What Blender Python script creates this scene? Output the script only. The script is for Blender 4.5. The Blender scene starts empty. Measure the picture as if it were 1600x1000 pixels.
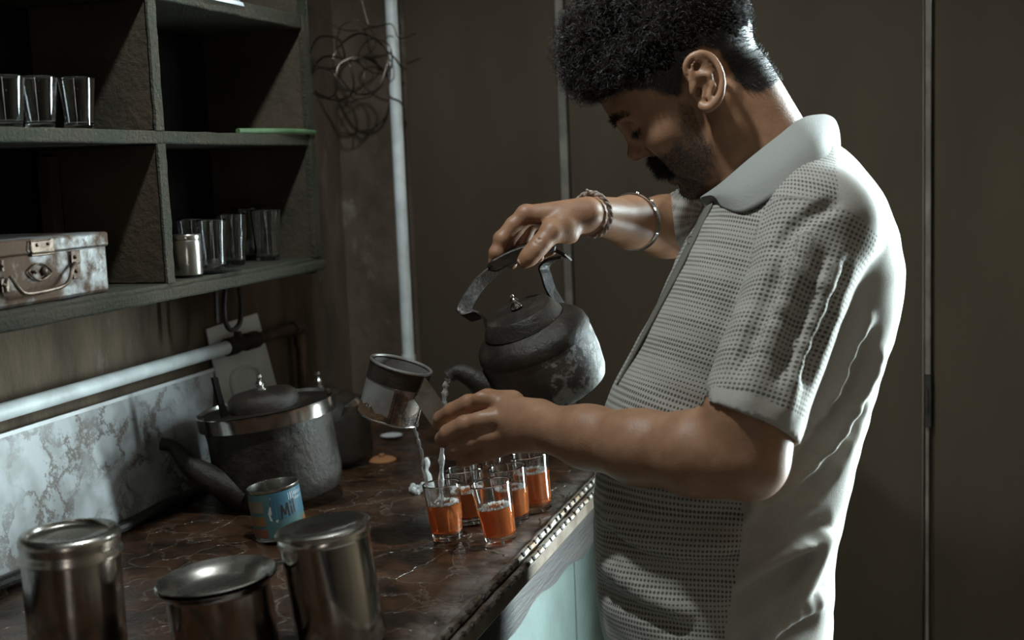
import bpy, math, random
import numpy as np
from mathutils import Matrix, Vector
random.seed(4); rng = np.random.default_rng(4)
SC = bpy.context.scene; COL = SC.collection
V = lambda *a: np.array(a, float)
def nrm(v): v = np.asarray(v, float); return v/np.linalg.norm(v)

# ------------------------------------------------------------------ camera, world, lights
FP = 1917.0                                   # focal length in pixels of the 1600 wide frame
ROLL = math.atan(.040); PITCH = math.atan(237/FP*math.cos(ROLL)); AZ = math.radians(18)
CAM = V(0, 0, 1.5)
_Fh = V(-math.sin(AZ), math.cos(AZ), 0); _Z = V(0, 0, 1)
FW = _Fh*math.cos(PITCH) - _Z*math.sin(PITCH)
_R0 = nrm(np.cross(FW, _Z)); _U0 = np.cross(_R0, FW)
RT = math.cos(ROLL)*_R0 - math.sin(ROLL)*_U0
UP = math.sin(ROLL)*_R0 + math.cos(ROLL)*_U0
def ray(x, y): return FW + RT*((x-800)/FP) - UP*((y-500)/FP)
def at(x, y, d): return CAM + ray(x, y)*d             # a measured point of the place, d metres deep
def pl(x, y, ax, v):                                  # the same on a plane of the room
    r = ray(x, y); return CAM + r*((v-CAM[ax])/r[ax])
cd = bpy.data.cameras.new('camera'); cam = bpy.data.objects.new('camera', cd); COL.objects.link(cam)
cam.matrix_world = Matrix([[RT[0], UP[0], -FW[0], 0], [RT[1], UP[1], -FW[1], 0], [RT[2], UP[2], -FW[2], 1.5], [0, 0, 0, 1]])
cd.sensor_width = 36; cd.lens = 36*FP/1600; cd.clip_start = .05
cd.dof.use_dof = True; cd.dof.focus_distance = 1.6; cd.dof.aperture_fstop = 4.0
SC.camera = cam
w = bpy.data.worlds.new('world'); SC.world = w; w.use_nodes = True
w.node_tree.nodes['Background'].inputs[0].default_value = (.75, .9, 1, 1)
w.node_tree.nodes['Background'].inputs[1].default_value = .004
def lamp(kind, name, loc, target, power, col, **k):
    l = bpy.data.lights.new(name, kind); l.energy = power; l.color = col
    for a, b in k.items(): setattr(l, a, b)
    o = bpy.data.objects.new(name, l); COL.objects.link(o); o.location = loc
    o.rotation_euler = (Vector(target)-Vector(loc)).to_track_quat('-Z', 'Y').to_euler(); return o
lamp('AREA', 'doorway_daylight', (.85, 2.9, 1.4), (-.2, 1.45, 1.2), 430, (.78, .96, 1.0), shape='RECTANGLE', size=.7, size_y=1.7)
lamp('SPOT', 'ceiling_bulb', (-.55, 1.16, 2.32), (-.50, 1.5, 1.2), 42, (.86, .97, 1.0), shadow_soft_size=.03, spot_size=math.radians(130), spot_blend=.6)
lamp('AREA', 'front_fill_strip', (.35, -1.25, 1.45), (-.75, 1.5, 1.15), 2.8, (1.0, .95, .88), shape='RECTANGLE', size=.16, size_y=1.3)  # added fill strip behind the camera, for vertical highlights and the wall under the shelf
SC.cycles.max_bounces = 24; SC.cycles.transmission_bounces = 24; SC.cycles.transparent_max_bounces = 24
SC.view_settings.view_transform = 'Standard'; SC.view_settings.look = 'None'
SC.view_settings.exposure = 0; SC.view_settings.gamma = 1; SC.view_settings.use_curve_mapping = False

# ------------------------------------------------------------------ materials
def material(name, col, rough=.5, metal=0, col2=None, nscale=8, nlo=.4, nhi=.6, stretch=(1, 1, 1), bump=0, bscale=40, spec=.5,
             trans=0, ior=1.45, col3=None, n3=30, lo3=.58, hi3=.64, rough2=None, sss=0, alpha=1):
    m = bpy.data.materials.new(name); m.use_nodes = True; nt = m.node_tree; N = nt.nodes; L = nt.links
    b = N['Principled BSDF']
    def S(k, v): b.inputs[k].default_value = v
    S('Base Color', (*col, 1)); S('Roughness', rough); S('Metallic', metal); S('Specular IOR Level', spec); S('Transmission Weight', trans); S('IOR', ior)
    if sss: S('Subsurface Weight', sss); S('Subsurface Radius', (1, .35, .2)); S('Subsurface Scale', .006)
    m['b'] = 1
    tc = N.new('ShaderNodeTexCoord'); mp = N.new('ShaderNodeMapping'); mp.inputs['Scale'].default_value = stretch
    L.new(tc.outputs['Object'], mp.inputs['Vector'])
    def noise(sc, det=6, rg=.6):
        n = N.new('ShaderNodeTexNoise'); n.inputs['Scale'].default_value = sc; n.inputs['Detail'].default_value = det; n.inputs['Roughness'].default_value = rg
        L.new(mp.outputs[0], n.inputs['Vector']); return n
    def ramp(src, lo, hi):
        r = N.new('ShaderNodeMapRange'); r.inputs['From Min'].default_value = lo; r.inputs['From Max'].default_value = hi
        L.new(src, r.inputs['Value']); return r.outputs[0]
    def mix(fac, a, c):
        x = N.new('ShaderNodeMix'); x.data_type = 'RGBA'; L.new(fac, x.inputs[0])
        for i, q in ((6, a), (7, c)):
            if isinstance(q, tuple): x.inputs[i].default_value = (*q, 1)
            else: L.new(q, x.inputs[i])
        return x.outputs[2]
    cur = None
    if col2:
        f = ramp(noise(nscale).outputs['Fac'], nlo, nhi); cur = mix(f, col, col2)
        if rough2 is not None:
            rr = N.new('ShaderNodeMapRange'); rr.inputs['To Min'].default_value = rough; rr.inputs['To Max'].default_value = rough2
            L.new(f, rr.inputs['Value']); L.new(rr.outputs[0], b.inputs['Roughness'])
    if col3:
        f3 = ramp(noise(n3, 8, .7).outputs['Fac'], lo3, hi3); cur = mix(f3, cur if cur else col, col3)
    if cur: L.new(cur, b.inputs['Base Color'])
    if bump:
        bp = N.new('ShaderNodeBump'); bp.inputs['Strength'].default_value = bump; bp.inputs['Distance'].default_value = .01
        L.new(noise(bscale, 8, .65).outputs['Fac'], bp.inputs['Height']); L.new(bp.outputs[0], b.inputs['Normal'])
    m['tools'] = 0
    return m
MT = {}
def mm(name, *a, **k): MT[name] = material(name, *a, **k); return MT[name]
mm('back_panel', (.066, .049, .033), .75, col2=(.042, .031, .020), nscale=2.2, nlo=.3, nhi=.75, stretch=(2, 1, .6), bump=.06, bscale=60, spec=.2)
mm('plaster', (.145, .108, .075), .9, col2=(.05, .037, .026), nscale=5, nlo=.35, nhi=.7, stretch=(1, 2, .7), col3=(.24, .21, .18), n3=11, lo3=.6, hi3=.8, bump=.5, bscale=30, spec=.2)
mm('floor', (.1, .085, .07), .7, col2=(.05, .04, .035), nscale=5, bump=.2)
mm('ceiling', (.14, .12, .10), .9, col2=(.09, .078, .063), nscale=4)
mm('batten', (.17, .15, .125), .7, col2=(.1, .085, .07), nscale=14, bump=.2)
mm('green_wood', (.033, .035, .019), .5, col2=(.052, .040, .024), nscale=14, nlo=.42, nhi=.62, col3=(.15, .145, .11), n3=120, lo3=.62, hi3=.70, bump=1.0, bscale=170)
mm('shade_black', (.008, .007, .006), .9, spec=.1)  # near-black base stands in for shade: compartment backs and the plate-edge strip
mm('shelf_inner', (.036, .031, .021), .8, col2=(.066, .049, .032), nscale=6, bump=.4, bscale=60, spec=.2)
mm('green_cane', (.10, .17, .075), .5, col2=(.06, .11, .05), nscale=30)
mm('steel', (.50, .47, .43), .13, 1, col2=(.34, .30, .26), nscale=9, nlo=.4, nhi=.7, rough2=.25, bump=.02, bscale=90)
mm('steel_bright', (.62, .60, .56), .2, 1, col2=(.42, .39, .35), nscale=12, rough2=.3)
mm('steel_lid', (.60, .57, .52), .22, 1, col2=(.44, .40, .35), nscale=12, rough2=.32)
mm('iron_black', (.020, .0155, .0115), .40, .15, col2=(.044, .033, .024), nscale=22, nlo=.45, nhi=.65, bump=.3, bscale=90, rough2=.6, spec=.4)
mm('wire', (.10, .078, .058), .35, .8)
mm('tin_rust', (.21, .21, .205), .42, .6, col2=(.072, .043, .027), nscale=22, nlo=.40, nhi=.55, col3=(.04, .024, .016), n3=60, lo3=.56, hi3=.66, bump=.25, rough2=.7)
mm('tin_rust_dark', (.16, .12, .09), .4, .8, col2=(.06, .04, .03), nscale=40, bump=.2)
mm('white_pipe', (.74, .78, .78), .38, col2=(.42, .44, .43), nscale=14, nlo=.4, nhi=.75)
mm('copper', (.16, .10, .065), .5, .6, col2=(.07, .05, .035), nscale=30, bump=.2)
mm('white_card', (.76, .78, .79), .5, col2=(.62, .63, .63), nscale=9)
mm('glass', (.96, .98, .98), .015, trans=1, ior=1.48)
mm('foam', (.72, .74, .72), .15, spec=.7)
mm('water', (.95, .94, .92), .04, trans=.82, ior=1.33)
mm('soot_band', (.018, .014, .011), .42, .4, col2=(.042, .028, .019), nscale=30, bump=.3)
mm('mug_tin', (.34, .32, .30), .4, .65, col2=(.20, .14, .10), nscale=20, nlo=.42, nhi=.66, bump=.15)
mm('mug_brown', (.12, .085, .06), .4, .5, col2=(.20, .16, .125), nscale=18, bump=.15)
mm('mug_rust', (.16, .085, .045), .5, .3, col2=(.05, .03, .02), nscale=40, col3=(.45, .40, .34), n3=50, lo3=.6, hi3=.66, bump=.4)
mm('apron_wood', (.032, .024, .018), .6, col2=(.016, .012, .009), nscale=8, stretch=(1, .3, 3), bump=.3)
mm('teal_paint', (.13, .175, .16), .6, col2=(.08, .11, .098), nscale=6, nlo=.35, nhi=.7, bump=.12)
mm('edge_metal', (.34, .31, .27), .32, .75, col2=(.12, .075, .045), nscale=22, nlo=.42, nhi=.6, bump=.4, bscale=60, rough2=.5)
mm('tack', (.02, .014, .01), .6)
mm('dark_rubber', (.018, .015, .013), .3, bump=.4, bscale=120)
mm('porcelain', (.6, .61, .6), .25)
mm('orange_clay', (.36, .16, .07), .5)
mm('rag', (.55, .56, .54), .8, bump=.4, bscale=80)
mm('hair', (.022, .016, .0125), .42, spec=.55); mm('hair_cap', (.008, .006, .005), .9, spec=.05)
mm('eye_white', (.45, .40, .36), .2); mm('iris', (.03, .018, .012), .1)
mm('nail', (.42, .27, .19), .35, sss=.1)
mm('collar_knit', (.32, .315, .29), .85, bump=.5, bscale=900, spec=.15)
mm('placket_cloth', (.15, .135, .115), .85, bump=.3, bscale=700, spec=.15)
mm('button', (.17, .155, .135), .35)
mm('trouser', (.05, .05, .055), .8, bump=.2); mm('shoe', (.03, .024, .02), .4)
mm('thread', (.22, .12, .085), .9, col2=(.45, .38, .33), nscale=150, bump=.5, bscale=400)
mm('bangle', (.72, .72, .7), .16, 1)
for nm_, c_ in dict(blue=(.045, .115, .16), teal=(.065, .13, .125), orange=(.22, .10, .04), tan=(.19, .14, .09), red=(.19, .06, .035), white=(.42, .42, .39), dark=(.04, .024, .02)).items(): mm('label_'+nm_, c_, .4)

def nodes_of(m): return m.node_tree, m.node_tree.nodes, m.node_tree.links, m.node_tree.nodes['Principled BSDF']
def newmat(name, rough=.5, spec=.5):
    m = bpy.data.materials.new(name); m.use_nodes = True; nt, N, L, b = nodes_of(m)
    b.inputs['Roughness'].default_value = rough; b.inputs['Specular IOR Level'].default_value = spec; MT[name] = m
    return m, N, L, b
def nd(N, L, typ, ins=None, **props):
    n = N.new('ShaderNode'+typ)
    for k, v in props.items(): setattr(n, k, v)
    for k, v in (ins or {}).items():
        if hasattr(v, 'is_output'): L.new(v, n.inputs[k])
        else: n.inputs[k].default_value = v
    return n
def mth(N, L, op, a, b=0.0, c=None):
    n = N.new('ShaderNodeMath'); n.operation = op
    for i, v in enumerate((a, b) if c is None else (a, b, c)):
        if hasattr(v, 'is_output'): L.new(v, n.inputs[i])
        else: n.inputs[i].default_value = v
    return n.outputs[0]
def mixc(N, L, f, a, c):
    x = N.new('ShaderNodeMix'); x.data_type = 'RGBA'
    for i, q in ((0, f), (6, a), (7, c)):
        if hasattr(q, 'is_output'): L.new(q, x.inputs[i])
        else: x.inputs[i].default_value = (*q, 1) if isinstance(q, tuple) else q
    return x.outputs[2]
# tea: clear amber with some body of its own
m, N, L, b = newmat('tea', .05)
b.inputs['Base Color'].default_value = (.92, .27, .075, 1); b.inputs['Transmission Weight'].default_value = .68; b.inputs['IOR'].default_value = 1.34
# kettle flank: soot, with the enamel flaked bare on the side away from the spout
m, N, L, b = newmat('kettle_side', .5)
tc = nd(N, L, 'TexCoord').outputs['Object']; xs = nd(N, L, 'SeparateXYZ', {0: tc}).outputs
fl = nd(N, L, 'TexNoise', {'Vector': tc, 'Scale': 38., 'Detail': 9., 'Roughness': .72}).outputs['Fac']
sel = mth(N, L, 'ADD', fl, mth(N, L, 'MINIMUM', mth(N, L, 'MULTIPLY', mth(N, L, 'SUBTRACT', xs[0], .022), 3.0), .035))
fk = nd(N, L, 'MapRange', {'Value': sel, 'From Min': .50, 'From Max': .56}).outputs[0]
so = mixc(N, L, nd(N, L, 'MapRange', {'Value': nd(N, L, 'TexNoise', {'Vector': tc, 'Scale': 18., 'Detail': 6.}).outputs['Fac'], 'From Min': .4, 'From Max': .65}).outputs[0], (.026, .021, .016), (.06, .047, .036))
L.new(mixc(N, L, fk, so, mixc(N, L, fl, (.10, .092, .08), (.34, .33, .30))), b.inputs['Base Color'])
bp = nd(N, L, 'Bump', {'Height': mth(N, L, 'ADD', fl, mth(N, L, 'MULTIPLY', fk, -.3)), 'Strength': .5, 'Distance': .003}); L.new(bp.outputs[0], b.inputs['Normal'])
# wet worktop
m, N, L, b = newmat('worktop', .25)
tc = nd(N, L, 'TexCoord').outputs['Object']
n1 = nd(N, L, 'TexNoise', {'Vector': tc, 'Scale': 14., 'Detail': 8., 'Roughness': .65}).outputs['Fac']
n2 = nd(N, L, 'TexNoise', {'Vector': tc, 'Scale': 5., 'Detail': 5.}).outputs['Fac']
wp = nd(N, L, 'VectorMath', {0: tc, 1: nd(N, L, 'TexNoise', {'Vector': tc, 'Scale': 7., 'Detail': 4.}).outputs['Color']}, operation='MULTIPLY_ADD')
wp.inputs[1].default_value = (1, 1, 1)
wpv = nd(N, L, 'VectorMath', {0: tc}, operation='ADD'); sc_ = nd(N, L, 'VectorMath', {0: nd(N, L, 'TexNoise', {'Vector': tc, 'Scale': 9., 'Detail': 5.}).outputs['Color']}, operation='SCALE'); sc_.inputs['Scale'].default_value = .16
L.new(sc_.outputs[0], wpv.inputs[1])
vo = nd(N, L, 'TexVoronoi', {'Vector': wpv.outputs[0], 'Scale': 13.}, feature='DISTANCE_TO_EDGE').outputs['Distance']
crack = nd(N, L, 'MapRange', {'Value': vo, 'From Min': .012, 'From Max': .035, 'To Min': 1., 'To Max': 0.}).outputs[0]
base = mixc(N, L, nd(N, L, 'MapRange', {'Value': n1, 'From Min': .38, 'From Max': .66}).outputs[0], (.010, .006, .004), (.082, .036, .017))
base = mixc(N, L, nd(N, L, 'MapRange', {'Value': n2, 'From Min': .5, 'From Max': .75, 'To Max': .5}).outputs[0], base, (.07, .042, .028))
wx = nd(N, L, 'SeparateXYZ', {0: tc}).outputs[0]
worn = mth(N, L, 'MULTIPLY', nd(N, L, 'MapRange', {'Value': wx, 'From Min': .262, 'From Max': .300}).outputs[0], nd(N, L, 'MapRange', {'Value': n1, 'From Min': .40, 'From Max': .6, 'To Min': .15, 'To Max': .9}).outputs[0])
base = mixc(N, L, worn, base, (.19, .165, .145))
L.new(mixc(N, L, mth(N, L, 'MULTIPLY', mth(N, L, 'MULTIPLY', crack, n2), .45), base, (.20, .15, .11)), b.inputs['Base Color'])
L.new(nd(N, L, 'MapRange', {'Value': n2, 'From Min': .35, 'From Max': .65, 'To Min': .08, 'To Max': .36}).outputs[0], b.inputs['Roughness'])
hgt = mth(N, L, 'ADD', mth(N, L, 'MULTIPLY', crack, .5), mth(N, L, 'MULTIPLY', n1, 1.2))
bp = nd(N, L, 'Bump', {'Height': hgt, 'Strength': .8, 'Distance': .005}); L.new(bp.outputs[0], b.inputs['Normal'])
# marbled laminate
m, N, L, b = newmat('laminate', .3)
tc = nd(N, L, 'TexCoord').outputs['Object']
wn = nd(N, L, 'VectorMath', {0: nd(N, L, 'TexNoise', {'Vector': tc, 'Scale': 30., 'Detail': 8., 'Roughness': .75}).outputs['Color']}, operation='SCALE'); wn.inputs['Scale'].default_value = .10
wv = nd(N, L, 'VectorMath', {0: tc, 1: wn.outputs[0]}, operation='ADD').outputs[0]
v1 = nd(N, L, 'TexVoronoi', {'Vector': wv, 'Scale': 15.}, feature='DISTANCE_TO_EDGE').outputs['Distance']
ve = nd(N, L, 'MapRange', {'Value': v1, 'From Min': .015, 'From Max': .11, 'To Min': 1., 'To Max': 0.}).outputs[0]
nz = nd(N, L, 'TexNoise', {'Vector': tc, 'Scale': 11., 'Detail': 4.}).outputs['Fac']
ve = mth(N, L, 'MULTIPLY', ve, nd(N, L, 'MapRange', {'Value': nz, 'From Min': .38, 'From Max': .56}).outputs[0])
bs = mixc(N, L, nd(N, L, 'MapRange', {'Value': nd(N, L, 'TexNoise', {'Vector': tc, 'Scale': 20., 'Detail': 3.}).outputs['Fac'], 'From Min': .42, 'From Max': .6}).outputs[0], (.50, .52, .53), (.35, .355, .35))
L.new(mixc(N, L, mth(N, L, 'MULTIPLY', ve, .92), bs, (.12, .088, .064)), b.inputs['Base Color'])
# skin with the beard shadow and scalp as its own colour (attribute: x beard, y scalp, z lip)
m, N, L, b = newmat('skin', .48, .4)
a = nd(N, L, 'Attribute', attribute_name='mark'); sp = nd(N, L, 'SeparateXYZ', {0: a.outputs['Vector']})
tc = nd(N, L, 'TexCoord').outputs['Object']
ns = nd(N, L, 'TexNoise', {'Vector': tc, 'Scale': 45., 'Detail': 5.}).outputs['Fac']
fine = nd(N, L, 'TexNoise', {'Vector': tc, 'Scale': 420., 'Detail': 3.}).outputs['Fac']
c = mixc(N, L, nd(N, L, 'MapRange', {'Value': ns, 'From Min': .35, 'From Max': .65}).outputs[0], (.25, .125, .068), (.31, .162, .092))
c = mixc(N, L, mth(N, L, 'MULTIPLY', sp.outputs[2], .6), c, (.20, .085, .065))
c = mixc(N, L, mth(N, L, 'MULTIPLY', sp.outputs[0], nd(N, L, 'MapRange', {'Value': fine, 'From Min': .35, 'From Max': .6, 'To Min': .45, 'To Max': .95}).outputs[0]), c, (.05, .036, .028))
c = mixc(N, L, sp.outputs[1], c, (.02, .014, .011)); L.new(c, b.inputs['Base Color'])
b.inputs['Subsurface Weight'].default_value = .08; b.inputs['Subsurface Radius'].default_value = (1, .35, .2); b.inputs['Subsurface Scale'].default_value = .006
bp = nd(N, L, 'Bump', {'Height': mth(N, L, 'ADD', mth(N, L, 'MULTIPLY', fine, .6), ns), 'Strength': .25, 'Distance': .002}); L.new(bp.outputs[0], b.inputs['Normal'])
# perforated knit (attribute: x,y cloth coordinates in metres, z = 1 on the perforated front)
m, N, L, b = newmat('shirt_cloth', .85, .15)
b.inputs['Sheen Weight'].default_value = .15
a = nd(N, L, 'Attribute', attribute_name='cloth'); sp = nd(N, L, 'SeparateXYZ', {0: a.outputs['Vector']})
per = .0056
def cell(x): return mth(N, L, 'SUBTRACT', mth(N, L, 'FRACT', mth(N, L, 'DIVIDE', x, per)), .5)
cu, cv = cell(sp.outputs[0]), cell(sp.outputs[1])
rad = mth(N, L, 'SQRT', mth(N, L, 'ADD', mth(N, L, 'MULTIPLY', cu, cu), mth(N, L, 'MULTIPLY', mth(N, L, 'MULTIPLY', cv, cv), 1.3)))
rowv = nd(N, L, 'TexNoise', {'Vector': nd(N, L, 'CombineXYZ', {0: mth(N, L, 'MULTIPLY', sp.outputs[0], 3.), 1: mth(N, L, 'MULTIPLY', sp.outputs[1], 70.)}).outputs[0], 'Scale': 1., 'Detail': 2.}).outputs['Fac']
rlim = nd(N, L, 'MapRange', {'Value': rowv, 'From Min': .35, 'From Max': .65, 'To Min': .22, 'To Max': .40}).outputs[0]
hole = nd(N, L, 'MapRange', {'Value': mth(N, L, 'SUBTRACT', rad, rlim), 'From Min': -.08, 'From Max': .06, 'To Min': 1., 'To Max': 0.}).outputs[0]
hole = mth(N, L, 'MULTIPLY', hole, nd(N, L, 'MapRange', {'Value': sp.outputs[2], 'From Min': .4, 'From Max': .6}).outputs[0])
tc = nd(N, L, 'TexCoord').outputs['Object']
cl = nd(N, L, 'TexNoise', {'Vector': tc, 'Scale': 600., 'Detail': 2.}).outputs['Fac']
c = mixc(N, L, cl, (.27, .245, .21), (.40, .375, .335))
L.new(mixc(N, L, mth(N, L, 'MULTIPLY', hole, .85), c, (.035, .03, .026)), b.inputs['Base Color'])
bp = nd(N, L, 'Bump', {'Height': mth(N, L, 'ADD', mth(N, L, 'MULTIPLY', hole, -1.), mth(N, L, 'MULTIPLY', cl, .4)), 'Strength': .5, 'Distance': .0015}); L.new(bp.outputs[0], b.inputs['Normal'])

# ------------------------------------------------------------------ mesh helpers
I4 = np.eye(4)
def frame(loc, up=(0, 0, 1), xd=(1, 0, 0)):
    z = nrm(up); x = np.asarray(xd, float); x = nrm(x - z*(x@z)); y = np.cross(z, x)
    M = np.eye(4); M[:3, 0] = x; M[:3, 1] = y; M[:3, 2] = z; M[:3, 3] = loc; return M
WM = {}
def tag(o, label=None, cat=None, group=None, kind=None):
    for k, v in (('label', label), ('category', cat), ('group', group), ('kind', kind)):
        if v: o[k] = v
    return o
def thing(name, label, cat, M=I4, group=None):
    o = bpy.data.objects.new(name, None); COL.objects.link(o); o.empty_display_size = .05
    o.matrix_world = Matrix(np.asarray(M).tolist()); WM[o.name] = np.asarray(M); return tag(o, label, cat, group)
def link_mesh(name, v, f, mat, parent=None, world=False, smooth=True, sharp=None):
    v = np.asarray(v, float).reshape(-1, 3)
    if parent is not None and world:
        Mi = np.linalg.inv(WM[parent.name]); v = v @ Mi[:3, :3].T + Mi[:3, 3]
    me = bpy.data.meshes.new(name)
    if isinstance(f, np.ndarray):
        me.vertices.add(len(v)); me.vertices.foreach_set('co', v.astype(np.float32).ravel())
        k = f.shape[1]; me.loops.add(f.size); me.loops.foreach_set('vertex_index', f.astype(np.int32).ravel())
        me.polygons.add(len(f)); me.polygons.foreach_set('loop_start', np.arange(0, f.size, k, dtype=np.int32))
        me.polygons.foreach_set('loop_total', np.full(len(f), k, dtype=np.int32)); me.update(calc_edges=True)
    else:
        me.from_pydata(v.tolist(), [], f)
    me.materials.append(MT[mat])
    if smooth: me.polygons.foreach_set('use_smooth', np.ones(len(me.polygons), bool))
    if sharp is not None and smooth: me.set_sharp_from_angle(angle=math.radians(sharp))
    me.validate(); me.update()
    o = bpy.data.objects.new(name, me); COL.objects.link(o)
    if parent is not None: o.parent = parent; WM[o.name] = WM[parent.name]
    else: WM[o.name] = I4
    return o
class MB:
    def __init__(s): s.v = []; s.f = []
    def add(s, v, f, M=None):
        v = np.asarray(v, float)
        if M is not None: v = v @ M[:3, :3].T + M[:3, 3]
        n = len(s.v); s.v += [tuple(p) for p in v]; s.f += [tuple(i+n for i in q) for q in f]; return s
    def box(s, lo, hi, M=None):
        x0, y0, z0 = lo; x1, y1, z1 = hi
        v = [(x0,y0,z0),(x1,y0,z0),(x1,y1,z0),(x0,y1,z0),(x0,y0,z1),(x1,y0,z1),(x1,y1,z1),(x0,y1,z1)]
        return s.add(v, [(0,3,2,1),(4,5,6,7),(0,1,5,4),(1,2,6,5),(2,3,7,6),(3,0,4,7)], M)
    def lathe(s, prof, n=40, M=None, closed=False):
        v = []; f = []; m = len(prof)
        for i in range(n):
            a = 2*math.pi*i/n; v += [(r*math.cos(a), r*math.sin(a), z) for r, z in prof]
        for i in range(n):
            j = (i+1) % n
            for k in range(m if closed else m-1):
                k2 = (k+1) % m
                q = [i*m+k, j*m+k, j*m+k2, i*m+k2]
                if prof[k][0] < 1e-7: q = [i*m+k, j*m+k2, i*m+k2]
                elif prof[k2][0] < 1e-7: q = [i*m+k, j*m+k, i*m+k2]
                f.append(tuple(q))
        return s.add(v, f, M)
    def tube(s, pts, rads, n=10, closed=False, M=None, flat=1.0, side=None):
        P = np.asarray(pts, float); m = len(P); rads = np.broadcast_to(rads, (m,)).astype(float)
        T = np.gradient(P, axis=0) if not closed else np.roll(P, -1, 0)-np.roll(P, 1, 0)
        T /= np.linalg.norm(T, axis=1)[:, None] + 1e-12
        u = np.cross(T[0], (0, 0, 1)) if side is None else np.asarray(side, float)
        if np.linalg.norm(u) < .1: u = np.cross(T[0], (0, 1, 0))
        v = []; f = []
        for i in range(m):
            u = nrm(u - T[i]*(u@T[i])); wv = np.cross(T[i], u)
            for k in range(n):
                a = 2*math.pi*k/n; v.append(P[i] + rads[i]*(u*math.cos(a) + wv*math.sin(a)*flat))
        for i in range(m if closed else m-1):
            j = (i+1) % m
            for k in range(n): f.append((i*n+k, i*n+(k+1) % n, j*n+(k+1) % n, j*n+k))
        if not closed: f.append(tuple(range(n))[::-1]); f.append(tuple((m-1)*n+k for k in range(n)))
        return s.add(v, f, M)
    def strip(s, pts, width, thick, wdir, M=None):                  # flat band swept along pts
        P = np.asarray(pts, float); m = len(P); T = np.gradient(P, axis=0)
        width = np.broadcast_to(width, (m,)); thick = np.broadcast_to(thick, (m,)); v = []; f = []
        for i in range(m):
            wd = nrm(np.asarray(wdir, float)); t = nrm(np.cross(T[i], wd))
            for a, c in ((-1, -1), (1, -1), (1, 1), (-1, 1)): v.append(P[i] + wd*a*width[i]/2 + t*c*thick[i]/2)
        for i in range(m-1):
            for k in range(4): f.append((i*4+k, i*4+(k+1) % 4, i*4+4+(k+1) % 4, i*4+4+k))
        f.append((3, 2, 1, 0)); f.append(tuple((m-1)*4+k for k in range(4)))
        return s.add(v, f, M)
    def ball(s, c, r, n=10, M=None):
        c = np.asarray(c, float); r = np.broadcast_to(r, (3,)); m = n//2+1
        A = [(math.sin(math.pi*i/(m-1)), math.cos(math.pi*i/(m-1))) for i in range(m)]
        v = []; f = []
        for k in range(n):
            a = 2*math.pi*k/n; v += [(c[0]+r[0]*q*math.cos(a), c[1]+r[1]*q*math.sin(a), c[2]+r[2]*z) for q, z in A]
        for k in range(n):
            j = (k+1) % n
            for i in range(m-1): f.append((k*m+i, k*m+i+1, j*m+i+1, j*m+i))
        return s.add(v, f, M)
    def build(s, name, mat, parent=None, world=False, sharp=35, bevel=0, **t):
        o = link_mesh(name, s.v, s.f, mat, parent, world, True, sharp)
        if bevel:
            b = o.modifiers.new('edges', 'BEVEL'); b.width = bevel; b.segments = 2; b.limit_method = 'ANGLE'; b.harden_normals = False
        return tag(o, **t)
def smooth_path(pts, n=8, closed=False):
    P = np.asarray(pts, float); m = len(P); out = []
    for i in range(m if closed else m-1):
        g = (lambda k: P[k % m]) if closed else (lambda k: P[min(max(k, 0), m-1)])
        a, b_, c, d = g(i-1), g(i), g(i+1), g(i+2)
        for t in np.linspace(0, 1, n, endpoint=False):
            out.append(.5*((2*b_) + (c-a)*t + (2*a-5*b_+4*c-d)*t*t + (3*b_-a-3*c+d)*t**3))
    if not closed: out.append(P[-1])
    return np.array(out)

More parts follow.
